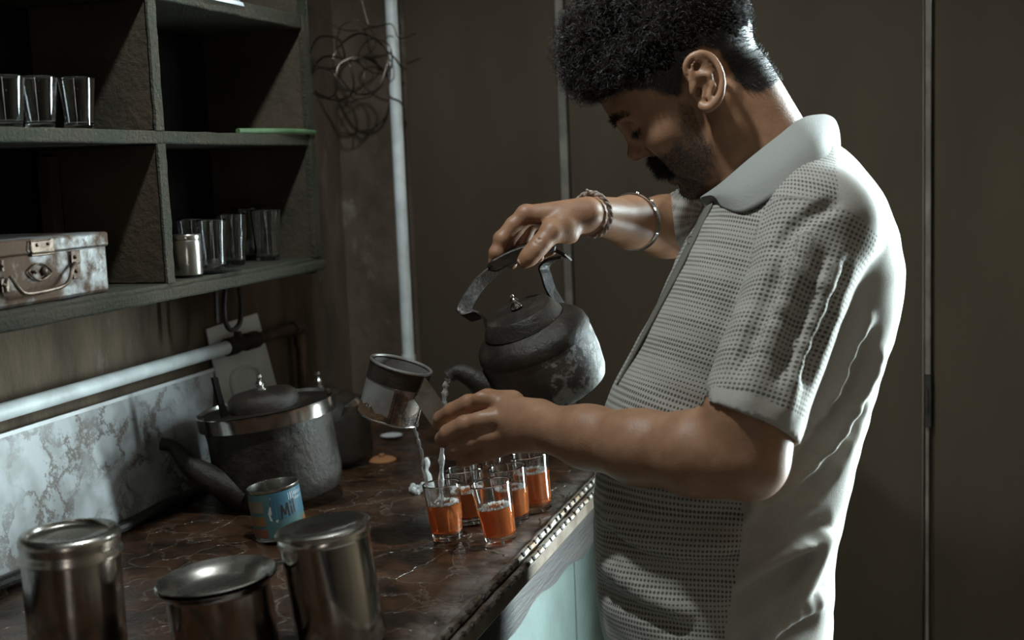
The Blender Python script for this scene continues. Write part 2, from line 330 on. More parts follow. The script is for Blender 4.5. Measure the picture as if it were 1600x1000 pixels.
# ------------------------------------------------------------------ implicit surfaces
class SDF:
    def __init__(s, vox): s.p = []; s.vox = vox
    def add(s, fn, lo, hi, k=.008, op='u'): s.p.append((fn, np.asarray(lo)-k-s.vox*2, np.asarray(hi)+k+s.vox*2, k, op)); return s
    def cap(s, a, b, ra, rb=None, k=.008, op='u', cut=None):
        a = np.asarray(a, float); b = np.asarray(b, float); rb = ra if rb is None else rb; R = max(ra, rb); ab = b-a; L2 = ab@ab + 1e-12
        def fn(P):
            t = np.clip(((P-a)@ab)/L2, 0, 1); d = np.linalg.norm(P-a-t[..., None]*ab, axis=-1) - (ra+(rb-ra)*t)
            if cut is not None: d = np.maximum(d, (P-b)@(ab/math.sqrt(L2)) - cut)
            return d
        return s.add(fn, np.minimum(a, b)-R, np.maximum(a, b)+R, k, op)
    def chain(s, pts, k=.006, op='u'):
        for (a, ra), (b, rb) in zip(pts[:-1], pts[1:]): s.cap(a, b, ra, rb, k, op)
        return s
    def ell(s, c, r, A=np.eye(3), k=.01, op='u'):                   # rows of A are the axes
        c = np.asarray(c, float); r = np.asarray(r, float); A = np.asarray(A, float)
        def fn(P):
            q = (P-c)@A.T; k0 = np.linalg.norm(q/r, axis=-1); k1 = np.linalg.norm(q/(r*r), axis=-1)+1e-9
            return np.where(k0 < 1e-4, -r.min(), k0*(k0-1)/k1)
        return s.add(fn, c-r.max(), c+r.max(), k, op)
    def mesh(s, post=None, lo=None, hi=None):
        h = s.vox; N = 28
        L = np.array([p[1] for p in s.p if p[4] == 'u']); H = np.array([p[2] for p in s.p if p[4] == 'u'])
        lo = L.min(0) if lo is None else np.asarray(lo); hi = H.max(0) if hi is None else np.asarray(hi)
        nb = np.ceil((hi-lo)/(N*h)).astype(int); MUL = 1 << 20
        keys = []; vs = []; qs = []
        off = np.array([[i, j, k] for i in (0, 1) for j in (0, 1) for k in (0, 1)])
        edges = [(a, b) for a in range(8) for b in range(a+1, 8) if np.abs(off[a]-off[b]).sum() == 1]
        for bi in np.ndindex(*nb):
            g0 = np.array(bi)*N - 1; o = lo + g0*h; e = o + (N+2)*h
            act = [p for p in s.p if (p[1] < e).all() and (p[2] > o).all()]
            if not any(p[4] == 'u' for p in act): continue
            ax = [o[i] + h*np.arange(N+2) for i in range(3)]
            P = np.stack(np.meshgrid(*ax, indexing='ij'), -1); D = np.full(P.shape[:3], 1.0)
            for fn, _, _, k, op in act:
                d = fn(P)
                if op == 'u':
                    t = np.clip(.5+.5*(D-d)/k, 0, 1); D = D*(1-t)+d*t - k*t*(1-t)
                elif op == 's':
                    t = np.clip(.5-.5*(D+d)/k, 0, 1); D = D*(1-t)-d*t + k*t*(1-t)
                else:                                               # 'd': a displacement added near the surface
                    D = D + d
            if post is not None: D = post(P, D)
            ins = D < 0
            if ins.all() or not ins.any(): continue
            n = N+1; c8 = np.stack([ins[a:a+n, b:b+n, c:c+n] for a, b, c in off]); cnt = c8.sum(0)
            ci = np.argwhere((cnt > 0) & (cnt < 8))
            vals = np.stack([D[ci[:, 0]+a, ci[:, 1]+b, ci[:, 2]+c] for a, b, c in off], 1)
            acc = np.zeros((len(ci), 3)); num = np.zeros(len(ci))
            for a, b in edges:
                va, vb = vals[:, a], vals[:, b]; x = (va < 0) != (vb < 0); t = np.where(x, va/(va-vb+1e-20), 0)
                acc += np.where(x[:, None], off[a] + t[:, None]*(off[b]-off[a]), 0); num += x
            pos = o + (ci + acc/num[:, None])*h; gc = ci + g0 + 2
            keys.append((gc[:, 0]*MUL + gc[:, 1])*MUL + gc[:, 2]); vs.append(pos)
            for axn in range(3):
                d1 = [0, 0, 0]; d1[axn] = 1
                A = ins[1:n, 1:n, 1:n]; B = ins[1+d1[0]:n+d1[0], 1+d1[1]:n+d1[1], 1+d1[2]:n+d1[2]]
                ei = np.argwhere(A != B)
                if not len(ei): continue
                inside = A[tuple(ei.T)]; ei = ei + 1; u, w_ = (axn+1) % 3, (axn+2) % 3
                q = []
                for du, dw in ((-1, -1), (0, -1), (0, 0), (-1, 0)):
                    cc = ei.copy(); cc[:, u] += du; cc[:, w_] += dw; cc = cc + g0 + 2
                    q.append((cc[:, 0]*MUL + cc[:, 1])*MUL + cc[:, 2])
                q = np.stack(q, 1); q[~inside] = q[~inside][:, ::-1]; qs.append(q)
        keys = np.concatenate(keys); vs = np.concatenate(vs); qs = np.concatenate(qs)
        uk, ix = np.unique(keys, return_index=True); vs = vs[ix]
        f = np.searchsorted(uk, qs); ok = (uk[np.clip(f, 0, len(uk)-1)] == qs).all(1)
        return vs, f[ok]
def relax(v, f, it=2, lam=.5):
    n = len(v); cnt = np.bincount(f.ravel(), minlength=n)*2.0
    for _ in range(it):
        acc = np.zeros_like(v)
        for k in range(4):
            nb_ = v[f[:, (k+1) % 4]] + v[f[:, (k+3) % 4]]
            for a in range(3): acc[:, a] += np.bincount(f[:, k], nb_[:, a], minlength=n)
        v = v + lam*(acc/np.maximum(cnt, 1)[:, None]-v)
    return v
def largest(v, f):                                                  # keep the biggest connected piece
    lab = np.arange(len(v))
    while True:
        m = lab[f].min(1); new = lab.copy()
        for k in range(4): np.minimum.at(new, f[:, k], m)
        new = new[new]
        if (new == lab).all(): break
        lab = new
    keep = lab == np.bincount(lab).argmax(); idx = np.cumsum(keep)-1
    return v[keep], idx[f[keep[f[:, 0]]]]
def vattr(o, name, arr):
    a = o.data.attributes.new(name, 'FLOAT_VECTOR', 'POINT'); a.data.foreach_set('vector', np.asarray(arr, np.float32).ravel())
def wav(P, s, seed):
    r = np.random.default_rng(seed); out = 0
    for _ in range(5):
        k = r.normal(size=3); k = k/np.linalg.norm(k)*2*math.pi/s*r.uniform(.7, 1.4); out = out + np.sin(P@k + r.uniform(0, 6.28))
    return out/3

# ------------------------------------------------------------------ the room
def struct(name, lo, hi, mat, parent=None, bevel=0):
    return MB().box(lo, hi).build(name, mat, parent, kind='structure' if parent is None else None, bevel=bevel)
struct('floor', (-1.3, -1.6, -.05), (1.5, 3.4, 0), 'floor')
struct('ceiling', (-1.3, -1.6, 2.7), (1.5, 3.4, 2.75), 'ceiling')
struct('wall_left', (-1.25, -1.6, 0), (-1.12, 2.5, 2.7), 'plaster')
wb = MB()
for lo, hi in (((-1.12, 2.335, 0), (.26, 2.5, 2.7)), ((1.12, 2.335, 0), (1.42, 2.5, 2.7)), ((.26, 2.335, 2.25), (1.12, 2.5, 2.7))): wb.box(lo, hi)
wb = wb.build('wall_back', 'plaster', kind='structure')
struct('panel', (-.955, 2.318, 0), (-.640, 2.335, 2.7), 'back_panel', wb, .002)
struct('panel', (-.622, 2.318, 0), (.028, 2.335, 2.7), 'back_panel', wb, .002)
struct('panel', (.046, 2.318, 0), (.26, 2.335, 2.7), 'back_panel', wb, .002)
struct('trim_1', (-.640, 2.308, 0), (-.624, 2.335, 2.7), 'batten', bevel=.002)
t2 = MB().box((.030, 2.306, 1.10), (.040, 2.335, 2.7)).box((.0315, 2.310, 0), (.0375, 2.335, 1.005)).build('trim_2', 'batten', kind='structure', bevel=.0015)
MB().box((.029, 2.300, 1.005), (.041, 2.335, 1.10)).box((.031, 2.294, 1.03), (.036, 2.300, 1.075)).build('latch', 'iron_black', t2, bevel=.0015)
struct('wall_right', (1.3, -1.6, 0), (1.42, 2.335, 2.7), 'plaster')

# ------------------------------------------------------------------ shelf cabinet on the left wall
cab = thing('shelf_cabinet', 'wall cabinet of open compartments in chipped dark green paint', 'cabinet', frame((-1.02, 1.2, 1.349)))
XB, XF = -1.118, -.93
def board(name, lo, hi, mat='green_wood', b=.002, n=14):
    # a board whose long edges are nicked and wavy from wear
    lo = np.array(lo, float); hi = np.array(hi, float); ax = int(np.argmax(hi-lo)); u, w_ = [i for i in range(3) if i != ax]
    v = []; f = []; n = max(n, int((hi-lo)[ax]/.03))
    for i in range(n+1):
        for a, c in ((0, 0), (1, 0), (1, 1), (0, 1)):
            p = np.zeros(3); p[ax] = lo[ax]+(hi-lo)[ax]*i/n; p[u] = (lo, hi)[a][u]; p[w_] = (lo, hi)[c][w_]
            p[u] += rng.normal()*.0003; p[w_] += rng.normal()*.0003; v.append(p)
    for i in range(n):
        for k in range(4): f.append((i*4+k, i*4+(k+1) % 4, i*4+4+(k+1) % 4, i*4+4+k))
    f += [(3, 2, 1, 0), tuple(n*4+k for k in range(4))]
    m = MB().add(v, f); return m.build(name, mat, cab, True, sharp=30, bevel=b)
board('shelf', (XB, .45, 1.349), (XF, 1.845, 1.367))
board('shelf', (XB, .45, 1.550), (XF, 1.829, 1.567))
board('shelf', (XB, .45, 1.737), (XF, 1.829, 1.759))
board('shelf_lip', (XF-.004, .45, 1.346), (XF+.010, 1.845, 1.3615), b=.003)
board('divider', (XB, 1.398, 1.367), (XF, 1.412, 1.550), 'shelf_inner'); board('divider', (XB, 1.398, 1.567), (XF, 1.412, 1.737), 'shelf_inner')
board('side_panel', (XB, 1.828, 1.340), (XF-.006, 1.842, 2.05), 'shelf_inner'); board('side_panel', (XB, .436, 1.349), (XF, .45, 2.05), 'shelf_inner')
board('front_post', (XF-.008, 1.826, 1.367), (XF+.003, 1.846, 2.05))
board('face_strip', (XF-.002, 1.396, 1.367), (XF+.002, 1.414, 1.550), b=.0008); board('face_strip', (XF-.002, 1.396, 1.567), (XF+.002, 1.414, 1.737), b=.0008)
board('back_panel', (-1.1195, .45, 1.349), (-1.114, 1.83, 2.05), 'shade_black', 0)
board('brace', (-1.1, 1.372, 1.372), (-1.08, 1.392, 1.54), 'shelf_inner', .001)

# ------------------------------------------------------------------ counter
ctr = thing('counter', 'old worktop with wet dark brown surface and nailed metal edging', 'counter', frame((-.8, 1.4, 0)))
X0, X1, Y0, Y1 = -1.119, -.482, .35, 2.317
nx, ny = 60, 150; v = []; f = []
for i in range(nx+1):
    for j in range(ny+1):
        x = X0+(X1-X0)*i/nx; y = Y0+(Y1-Y0)*j/ny
        v.append((x, y, 1.0 + .0012*(math.sin(x*31+y*17)+math.sin(y*43-x*23)) - .0012))
for i in range(nx):
    for j in range(ny): a = i*(ny+1)+j; f.append((a, a+ny+1, a+ny+2, a+1))
tp = MB().add(v, f); tp.box((X0, Y0, .972), (X1, Y1, .9955)); tp.build('worktop', 'worktop', ctr, True, sharp=60)
ys = np.linspace(Y0, Y1, 90)
for nm, x, z, wd in (('metal_edging', -.480, 1.0025, .010), ('metal_edging', -.4685, .9955, .0085)):
    MB().tube([(x+rng.normal()*.0004, y, z-.004+rng.normal()*.0004) for y in ys], wd*.62, 8).build(nm, 'edge_metal', ctr, True)
MB().box((-.487, Y0, .970), (-.4645, Y1, .9895)).build('edge_batten', 'mug_brown', ctr, True, bevel=.002)
tk = None; i = 0
for row, (x, z) in enumerate(((-.4745, 1.0025), (-.4640, .9945))):
    for y in np.arange(.86, 2.05, .0265):
        yy = y + row*.011 + rng.normal()*.002
        if tk is None:
            m = MB(); m.lathe([(0, .0015), (.0022, .001), (.0034, -.001), (.0034, -.004)], 10); tk = m.build('tack', 'tack', ctr); o = tk
        else: o = tk.copy(); COL.objects.link(o)
        o.parent = ctr; o.location = Vector((x+.8, yy-1.4, z)); o.rotation_euler = (0, math.radians(50), rng.normal()*.3); o.scale = (1, rng.uniform(1, 2.2), 1)
v = []; f = []                                                     # apron with a worn wavy lower edge
for j, y in enumerate(np.linspace(Y0, Y1, 80)):
    zb = .893 + .010*math.sin(y*9) + .004*math.sin(y*37)
    for x in (-.512, -.490):
        v += [(x, y, zb), (x, y, .972)]
    if j:
        a = (j-1)*4
        f += [(a+2, a+6, a+7, a+3), (a, a+1, a+5, a+4), (a, a+4, a+6, a+2), (a+1, a+3, a+7, a+5)]
MB().add(v, f).build('apron', 'apron_wood', ctr, True, sharp=40)
for a, b_ in ((Y0, .93), (.935, 1.40), (1.405, 1.86), (1.865, Y1)):
    MB().box((-.545, a, .08), (-.515, b_, .93)).build('front_panel', 'teal_paint', ctr, True, bevel=.003)
MB().box((X0, Y0, .08), (-.52, Y0+.03, .972)).build('side_panel', 'teal_paint', ctr, True)
MB().box((X0, Y0+.02, 0), (-.57, Y1, .08)).build('plinth', 'apron_wood', ctr, True)

# ------------------------------------------------------------------ pipes, boards and cable on the walls
pz = 1.219; pipe = thing('water_pipe', 'white water pipe with brown fittings along the wall above the patterned board', 'pipe', frame((-1.09, 1.4, pz)))
px_ = -1.0935
MB().tube([(px_, .3, pz), (px_, 1.80, pz)], .0115, 16).build('pipe', 'white_pipe', pipe, True)
MB().tube([(px_, y, pz) for y in (1.80, 1.803, 1.83, 1.833, 1.86, 1.863, 1.90)], [.0125, .0155, .0155, .013, .013, .0155, .0155], 14).tube([(px_, 1.84, pz), (px_, 1.84, pz+.022)], .007, 8).build('coupling', 'iron_black', pipe, True)
MB().tube([(px_, 1.90, pz), (px_, 2.055, pz)], .0105, 14).build('pipe', 'copper', pipe, True)
MB().tube(smooth_path([(px_, 2.035, pz), (px_, 2.058, pz-.001), (px_, 2.068, pz-.012), (px_, 2.068, pz-.036)], 5), .0145, 14).build('elbow', 'copper', pipe, True)
MB().tube([(px_, 2.068, pz-.03), (px_, 2.066, 1.003)], .0105, 14).build('down_pipe', 'copper', pipe, True)
vp = thing('wall_pipe', 'thin white upright pipe in front of the back wall, wire wound round it', 'pipe', frame((-.968, 2.29, 1.0)))
MB().tube([(-.967, 2.29, 2.69), (-.9685, 2.29, 1.7), (-.9695, 2.291, 1.08)], .0125, 16).build('pipe', 'white_pipe', vp, True)
MB().tube([(-.9695, 2.291, 1.13), (-.9695, 2.291, 1.06)], .0145, 16).build('pipe_socket', 'white_pipe', vp, True)
lam = thing('backsplash_board', 'long pale board with brown marbled print leaning on the left wall', 'board', frame((-1.1, 1.2, 1.0)))
A = V(-1.094, .3, 1.002); B = V(-1.094, 1.716, 1.002); Cc = V(-1.114, 1.783, 1.187); D = V(-1.114, .3, 1.187); th = V(.005, 0, .0006)
MB().add([A, B, Cc, D, A+th, B+th, Cc+th, D+th], [(3,2,1,0),(4,5,6,7),(0,1,5,4),(1,2,6,5),(2,3,7,6),(3,0,4,7)]).build('board', 'laminate', lam, True)
up = nrm(Cc-B+(A-B)*0.047); e = V(.004, 0, .0004)
MB().strip([D+e-V(0, 0, .003), Cc+e-V(0, 0, .003)], .005, .004, V(-.1, 0, 1)).build('rim_strip', 'white_card', lam, True)
hs = [(-1.082+.002*math.sin(y*21), y, 1.0085+.002*math.sin(y*33)) for y in np.linspace(.3, 1.95, 60)]
tag(MB().tube(hs, .0085, 10).build('cable', 'dark_rubber'), 'black cable lying along the foot of the marbled board', 'cable')
# pale switch board leaning behind the pipe
sb = thing('switch_plate', 'pale plate with raised square moulding leaning behind the white pipe', 'plate', frame((-1.11, 1.87, 1.09)))
Q = [pl(350, 660, 0, -1.112), pl(441, 645, 0, -1.112), pl(399, 489, 0, -1.117), pl(320, 514, 0, -1.117)]; t_ = V(.0045, 0, 0)
MB().add([*Q, *[q+t_ for q in Q]], [(0,1,2,3)[::-1],(4,5,6,7),(0,1,5,4),(1,2,6,5),(2,3,7,6),(3,0,4,7)]).build('plate', 'white_card', sb, True, bevel=.0015)
R_ = [pl(x, y, 0, -1.1065) for x, y in ((383, 655), (422, 640), (400, 575), (362, 590))]
MB().tube(smooth_path(R_, 6, True), .0035, 8, True).build('moulding', 'white_card', sb, True)
MB().tube([pl(384, 615, 0, -1.108), pl(393, 645, 0, -1.108)], .004, 8).build('switch', 'white_card', sb, True)
MB().tube([pl(404, 607, 0, -1.108), pl(412, 637, 0, -1.108)], .004, 8).build('switch', 'white_card', sb, True)
# tongs under the shelf
tg = thing('tongs', 'dark bent iron tongs hanging from the cabinet underside', 'tongs', frame((-1.06, 1.72, 1.349)))
X = -1.04
lp = [pl(x, y, 0, X) for x, y in ((352, 452), (350, 480), (353, 505), (362, 516), (374, 506), (377, 480), (374, 450))]
MB().tube(smooth_path(lp, 5), .0042, 8).build('loop', 'iron_black', tg, True)
MB().strip([pl(337, 452, 0, X), pl(339, 505, 0, X)], .008, .004, (0, 1, 0)).build('arm', 'iron_black', tg, True)
MB().box((-1.07, 1.60, 1.335), (-1.02, 1.80, 1.349)).build('hanger', 'iron_black', tg, True)

# ------------------------------------------------------------------ wire tangle
wt = thing('wire_tangle', 'loose coils of thin dark wire hooked between cabinet post and upright pipe', 'wire', frame((-1.03, 2.25, 1.7)))
def coil(cx, cy, r, wob, seed, Y, sq=1.0):
    q = np.random.default_rng(seed); n = 22; ph = q.uniform(0, 6.28)
    return smooth_path([pl(cx + r*(1+wob*math.sin(3*a+ph))*math.cos(a)*sq, cy + r*(1+wob*math.cos(2*a+ph))*math.sin(a), 1, Y+.02*math.sin(a+ph)) for a in np.linspace(0, 6.6+q.uniform(0, 1), n)], 3)
for i, (cx, cy, r, Y) in enumerate(((512, 82, 28, 2.20), (555, 62, 32, 2.23), (552, 120, 30, 2.19), (520, 122, 36, 2.22), (588, 88, 28, 2.25), (548, 118, 24, 2.21), (565, 100, 44, 2.24), (505, 130, 24, 2.17))):
    MB().tube(coil(cx, cy, r, .09, 10+i, Y, .95), .0014 if i % 3 else .0021, 6).build('wire_loop', 'wire', wt, True)
for pth in (((478, 0), (500, 22), (530, 45), (560, 48)), ((484, 96), (492, 140), (520, 155), (552, 160), (560, 172)), ((566, 46), (590, 42), (612, 38), (624, 60), (650, 52)), ((600, 130), (580, 150), (552, 158), (548, 180)), ((565, 0), (570, 20), (578, 40), (600, 40))):
    MB().tube(smooth_path([pl(x, y, 1, 2.24) for x, y in pth], 6), .0013, 6).build('wire_end', 'wire', wt, True)
sp = [( -.9675+.0145*math.cos(a), 2.29+.0145*math.sin(a), 1.79 - .013*a + .004*math.sin(a*1.7)) for a in np.linspace(0, 15, 90)]
MB().tube(sp, .0014, 6).build('wire_wrap', 'wire', wt, True)

m = MB()
for i, (a, z) in enumerate(((0, 0), (.03, .0012), (.055, .0005), (.062, -.004), (.0635, -.009))): m.v += [(-.99+a, 1.528, 1.760+z), (-.99+a, 1.640, 1.7605+z)]; m.f += [(2*i-2, 2*i, 2*i+1, 2*i-1)] if i else []
o = m.build('paper_scrap', 'white_card'); tag(o, 'scrap of pale paper hanging over the edge of the top shelf', 'paper'); sd = o.modifiers.new('thick', 'SOLIDIFY'); sd.thickness = .0006
# ------------------------------------------------------------------ vessels on the counter
def lean(px, py, t=0.0, tf=0.0, z=1.0, lift=0.0):
    p = pl(px, py, 2, z); R = nrm(V(RT[0], RT[1], 0)); Fd = nrm(V(FW[0], FW[1], 0))
    return frame(p + V(0, 0, lift), nrm(V(0, 0, 1) - R*t - Fd*tf), (1, 0, 0))
def canister(label, M, r, h, lid_h, domed):
    t = thing('steel_canister', label, 'canister', M, 'steel canisters')
    MB().lathe([(0, .001), (r*.95, .001), (r*.985, .004), (r*.985, h*.5), (r*.985, h-lid_h-.002), (0, h-lid_h-.002)], 64).build('body', 'steel', t, sharp=50)
    if domed:
        p = [(r*.93, h-lid_h-.004), (r*1.0, h-lid_h-.004), (r*1.03, h-lid_h), (r*1.0, h-lid_h+.004), (r*.985, h-lid_h*.55), (r*1.035, h-lid_h*.4), (r*1.05, h-lid_h*.15), (r*.99, h), (r*.9, h+.001), (r*.7, h-.0022), (r*.4, h-.0030), (0, h-.0032)]
    else:
        p = [(r*.97, h-lid_h-.006), (r*1.035, h-lid_h-.006), (r*1.045, h-lid_h-.001), (r*1.0, h-lid_h+.002), (r*1.0, h-.014), (r*1.025, h-.008), (r*1.025, h-.004), (r*.97, h), (r*.84, h+.0005), (r*.82, h-.003), (r*.80, h-.004), (r*.4, h-.0035), (0, h-.0035)]
    MB().lathe(p, 64).build('lid', 'steel_lid', t, sharp=60)
    return t
canister('tall lidded steel canister with flat ridged lid in front of the marbled board', lean(126, 1041, 0, 0), .050, .146, .020, False)
canister('steel canister with smooth domed lid and pink reflection beside the tea glasses', lean(536, 1008, .115, -.02, lift=.003), .0485, .131, .012, True)
t = thing('steel_pot', 'low steel pot with a flared rim covered by a saucer lid between canisters', 'pot', lean(357, 1025, .085, 0, lift=.004))
r, h = .0545, .080
MB().lathe([(0, .001), (r*.94, .001), (r, .006), (r, h-.010), (r*1.02, h-.006), (r*1.15, h), (r*1.16, h+.001), (r*1.12, h+.001), (r*.98, h-.004), (r*.96, h-.012), (r*.95, .01), (0, .006)], 64).build('body', 'steel', t, sharp=60)
MB().lathe([(0, h-.009), (r*.55, h-.009), (r*.78, h-.006), (r*.86, h-.001), (r*1.02, h+.003), (r*1.135, h+.006), (r*1.15, h+.005), (r*1.02, h+.0005), (r*.86, h-.003), (r*.7, h-.011), (0, h-.012)], 64).build('lid', 'steel_lid', t, sharp=70)

# milk can with printed paper label
M = lean(440, 838, .12, 0, lift=.003); r, h = .0365, .073
t = thing('milk_can', 'small open tin can with blue picture label in front of sooty kettle', 'can', M)
MB().lathe([(0, .003), (r*.96, .003), (r*.98, 0), (r*1.01, .001), (r*.985, .004), (r*.98, h-.004), (r*1.015, h-.002), (r*1.01, h), (r*.96, h), (r*.955, h-.004), (r*.95, .006), (0, .005)], 48).build('body', 'steel_bright', t, sharp=60)
cdir = CAM - M[:3, 3]; a0 = math.atan2(cdir @ M[:3, 1], cdir @ M[:3, 0])
def wrap(name, mat, poly, off, parent=t):
    # poly in (angle towards the picture's right in degrees, height): a flat print wrapped round the can, cut into fine columns
    m = MB(); rr = r*.985+off
    if len(poly) == 4 and poly[0][1] == poly[1][1] and poly[2][1] == poly[3][1] and poly[0][0] == poly[3][0]:
        n = max(2, int(abs(poly[1][0]-poly[0][0])/5)); lo = [(poly[0][0]+(poly[1][0]-poly[0][0])*i/n, poly[0][1]) for i in range(n+1)]; hi = [(a, poly[2][1]) for a, _ in lo]; pts = lo+hi
        f = [(i, i+1, n+1+i+1, n+1+i) for i in range(n)]
    else: pts = poly; f = [tuple(range(len(poly)))]
    m.add([(rr*math.cos(a0+math.radians(a)), rr*math.sin(a0+math.radians(a)), z*h) for a, z in pts], f)
    return m.build(name, mat, parent)
rect = lambda a, b, c, d: [(a, c), (b, c), (b, d), (a, d)]
lab = wrap('label', 'label_teal', rect(-178, 180, .08, .93), .0003)
for mat, q in (('label_blue', rect(-12, 100, .42, .93)), ('label_tan', rect(-120, -30, .58, .80)), ('label_orange', rect(-120, -30, .32, .50)), ('label_red', rect(-120, -28, .10, .26)),
               ('label_red', rect(10, 60, .10, .24)), ('label_orange', rect(62, 100, .12, .34)), ('label_white', rect(30, 42, .74, .88)), ('label_white', rect(46, 80, .80, .86)), ('label_white', rect(46, 80, .71, .76)),
               ('label_white', [(-18, .42), (-2, .36), (4, .52), (-2, .70), (-10, .86), (-14, .70), (-20, .56)]), ('label_dark', [(-14, .68), (-4, .68), (-5, .76), (-9, .80), (-13, .76)])):
    wrap('print', mat, q, .0006, lab)
def stroke(a1, z1, a2, z2, wd=3.4):
    wrap('letter_stroke', 'label_dark', [(a1-wd/2, z1), (a1+wd/2, z1), (a2+wd/2, z2), (a2-wd/2, z2)], .0009, lab)
for s_ in ((8, .42, 11, .68), (11, .68, 17, .48), (17, .48, 24, .70), (24, .70, 26, .44), (33, .46, 33, .62), (33, .66, 33, .71), (40, .47, 40, .74)): stroke(*s_)

# big sooty kettle with a spare ring on it, and a second one behind
M = lean(442, 780, .12, 0, lift=.009)
t = thing('sooty_kettle', 'big soot-blackened kettle with wide bright rim standing by the switch plate', 'kettle', M)
r, h = .100, .142
MB().lathe([(0, 0), (r*.86, 0), (r*.95, .006), (r*.985, .03), (r*.97, .10), (r*.99, .125), (r*.95, h), (0, h)], 64).build('body', 'iron_black', t, sharp=60)
MB().lathe([(r*.97, h-.022), (r*1.06, h-.020), (r*1.075, h-.002), (r*1.085, h+.002), (r*1.06, h+.003), (r*1.045, h-.003), (r*.9, h-.006), (r*.9, h-.02)], 64).build('rim_ring', 'steel', t, sharp=50)
LM = np.eye(4); LM[:3, 3] = (.004, -.012, h-.004)
ld = MB().lathe([(0, .032), (.02, .0318), (.045, .029), (.053, .022), (.055, .012), (.054, 0), (0, 0)], 48, LM).build('lid', 'iron_black', t, sharp=60)
kn = [(0, .056), (.004, .055), (.0055, .051), (.003, .047), (.0065, .044), (.0085, .040), (.005, .036), (.009, .033), (.009, .030), (0, .030)]
MB().lathe(kn, 20, LM).build('knob', 'steel_bright', ld)
sp_ = [at(x, y, 1.85) for x, y in ((385, 775), (330, 747), (298, 728), (282, 710), (270, 697), (252, 693))]
MB().tube(smooth_path(sp_, 5), np.interp(np.linspace(0, 1, 26), [0, .3, .75, 1], [.024, .018, .010, .0105]), 16).build('spout', 'iron_black', t, True)
hb = [at(x, y, 1.86) for x, y in ((360, 690), (352, 655), (341, 615), (335, 590))]
MB().strip(smooth_path(hb, 4), .012, .004, RT*.5+FW).build('edge_shade_strip', 'shade_black', t, True)  # dark strip modelled in place of the shadow along the pale plate's edge
M = lean(515, 722, .05, 0, lift=.003); M[:3, 2] *= 1.12; t = thing('steel_kettle', 'second dark kettle with knobbed lid half hidden behind the big sooty one', 'kettle', M)
MB().lathe([(0, 0), (.07, 0), (.078, .01), (.079, .07), (.068, .095), (.045, .106), (0, .107)], 48).build('body', 'iron_black', t, sharp=60)
LM2 = np.eye(4); LM2[:3, 3] = (-.004, .0, .104)
ld = MB().lathe([(0, .014), (.025, .012), (.036, .006), (.038, 0), (0, 0)], 40, LM2).build('lid', 'iron_black', t, sharp=60)
LM3 = LM2.copy(); LM3[2, 3] -= .017
MB().lathe([(q[0]*.95, q[1]) for q in kn], 20, LM3).build('knob', 'steel_bright', ld)
MB().strip([at(536, 643, 1.93), at(550, 632, 1.925), at(577, 615, 1.92)], .016, .003, UP+RT*.3).build('handle_bar', 'steel', t, True)

# scraps on the far part of the counter
M = lean(612, 684); t = thing('saucer', 'small white saucer at the far end of the worktop below the upright pipe', 'saucer', M)
MB().lathe([(0, .001), (.012, .001), (.02, .005), (.021, .0055), (.012, .0035), (0, .003)], 32).build('dish', 'porcelain', t)
M = lean(597, 719); t = thing('clay_lid', 'flat orange clay lid lying behind the tea glasses', 'lid', M)
MB().lathe([(0, .006), (.018, .005), (.026, .002), (.026, 0), (0, 0)], 32).lathe([(0, .012), (.005, .011), (.004, .006), (0, .005)], 12).build('disc', 'orange_clay', t)
M = lean(657, 768); rg_ = MB()
rp = [(0, .001)] + [(.0165+.0018*math.sin(5*i), .004+.0025*math.sin(i*2.1)) for i in range(3)]
n = 40; ring = [(.0145*math.cos(a)*(1+.12*math.sin(3*a)), .0145*math.sin(a)*(1+.1*math.cos(4*a)), .005+.002*math.sin(5*a)) for a in np.linspace(0, 6.283, n, endpoint=False)]
rg_.tube(ring, .0042+.0012*np.sin(np.arange(n)*1.9), 8, True, M)
rg_.tube(smooth_path([(.012, .006, .006), (.010, .010, .020), (.006, .008, .034), (.010, .010, .044), (.006, .012, .050)], 4), [.006]*6+[.005]*6+[.0045]*5, 8, M=M)
tag(rg_.build('rag_twist', 'rag'), 'twisted scrap of white rag behind the left tea glass', 'rag')

# ------------------------------------------------------------------ drinking glasses
def make_glass(label, M, r0, r1, h, fill=None, group=None, name='tea_glass'):
    t = thing(name, label, 'glass', M, group); wl = .0017; bt = .009 if fill else .006
    MB().lathe([(0, 0), (r0*.90, 0), (r0*.94, .0001), (r0*.985, .0010), (r0, .0025), (r0+(r1-r0)*.06, .0025+(h-.005)*.06), (r1-(r1-r0)*.04, h-.0025-(h-.005)*.04), (r1, h-.0025), (r1-.0001, h-.0008), (r1-wl*.5, h), (r1-wl+.0001, h-.0008), (r1-wl, h-.0025), (r1-wl-(r1-r0)*.04, h-.0025-(h-.005)*.04), (r0-wl+(r1-r0)*.06, bt+.003+(h-bt)*.06), (r0-wl, bt+.003), (r0*.88, bt+.0009), (r0*.8, bt), (r0*.7, bt), (0, bt)], 48).build('glass', 'glass', t, sharp=50)
    if fill:
        ri = lambda z: (r0-wl) + (r1-r0)*(z-bt-.003)/(h-.001-bt-.003) + .0003
        MB().lathe([(0, bt-.0003), (r0*.8, bt-.0003), (ri(bt+.003), bt+.003), (ri(fill-.001), fill-.001), (ri(fill)-.0012, fill), (0, fill)], 48).build('tea', 'tea', t, sharp=40)
        fm = MB(); q = random.Random(int(M[0, 3]*1e5))
        for k in range(210):
            a = q.uniform(0, 6.283); d = ri(fill) - .0012 - abs(q.gauss(0, .0045)) - (.002 if k % 5 == 0 else 0); s = q.uniform(.0006, .0018)
            d = max(d, .002); fm.ball((d*math.cos(a), d*math.sin(a), fill+s*.35), s, 6)
        fm.build('foam', 'foam', t, kind='stuff')
    return t
G6 = 'tea glasses on the worktop'
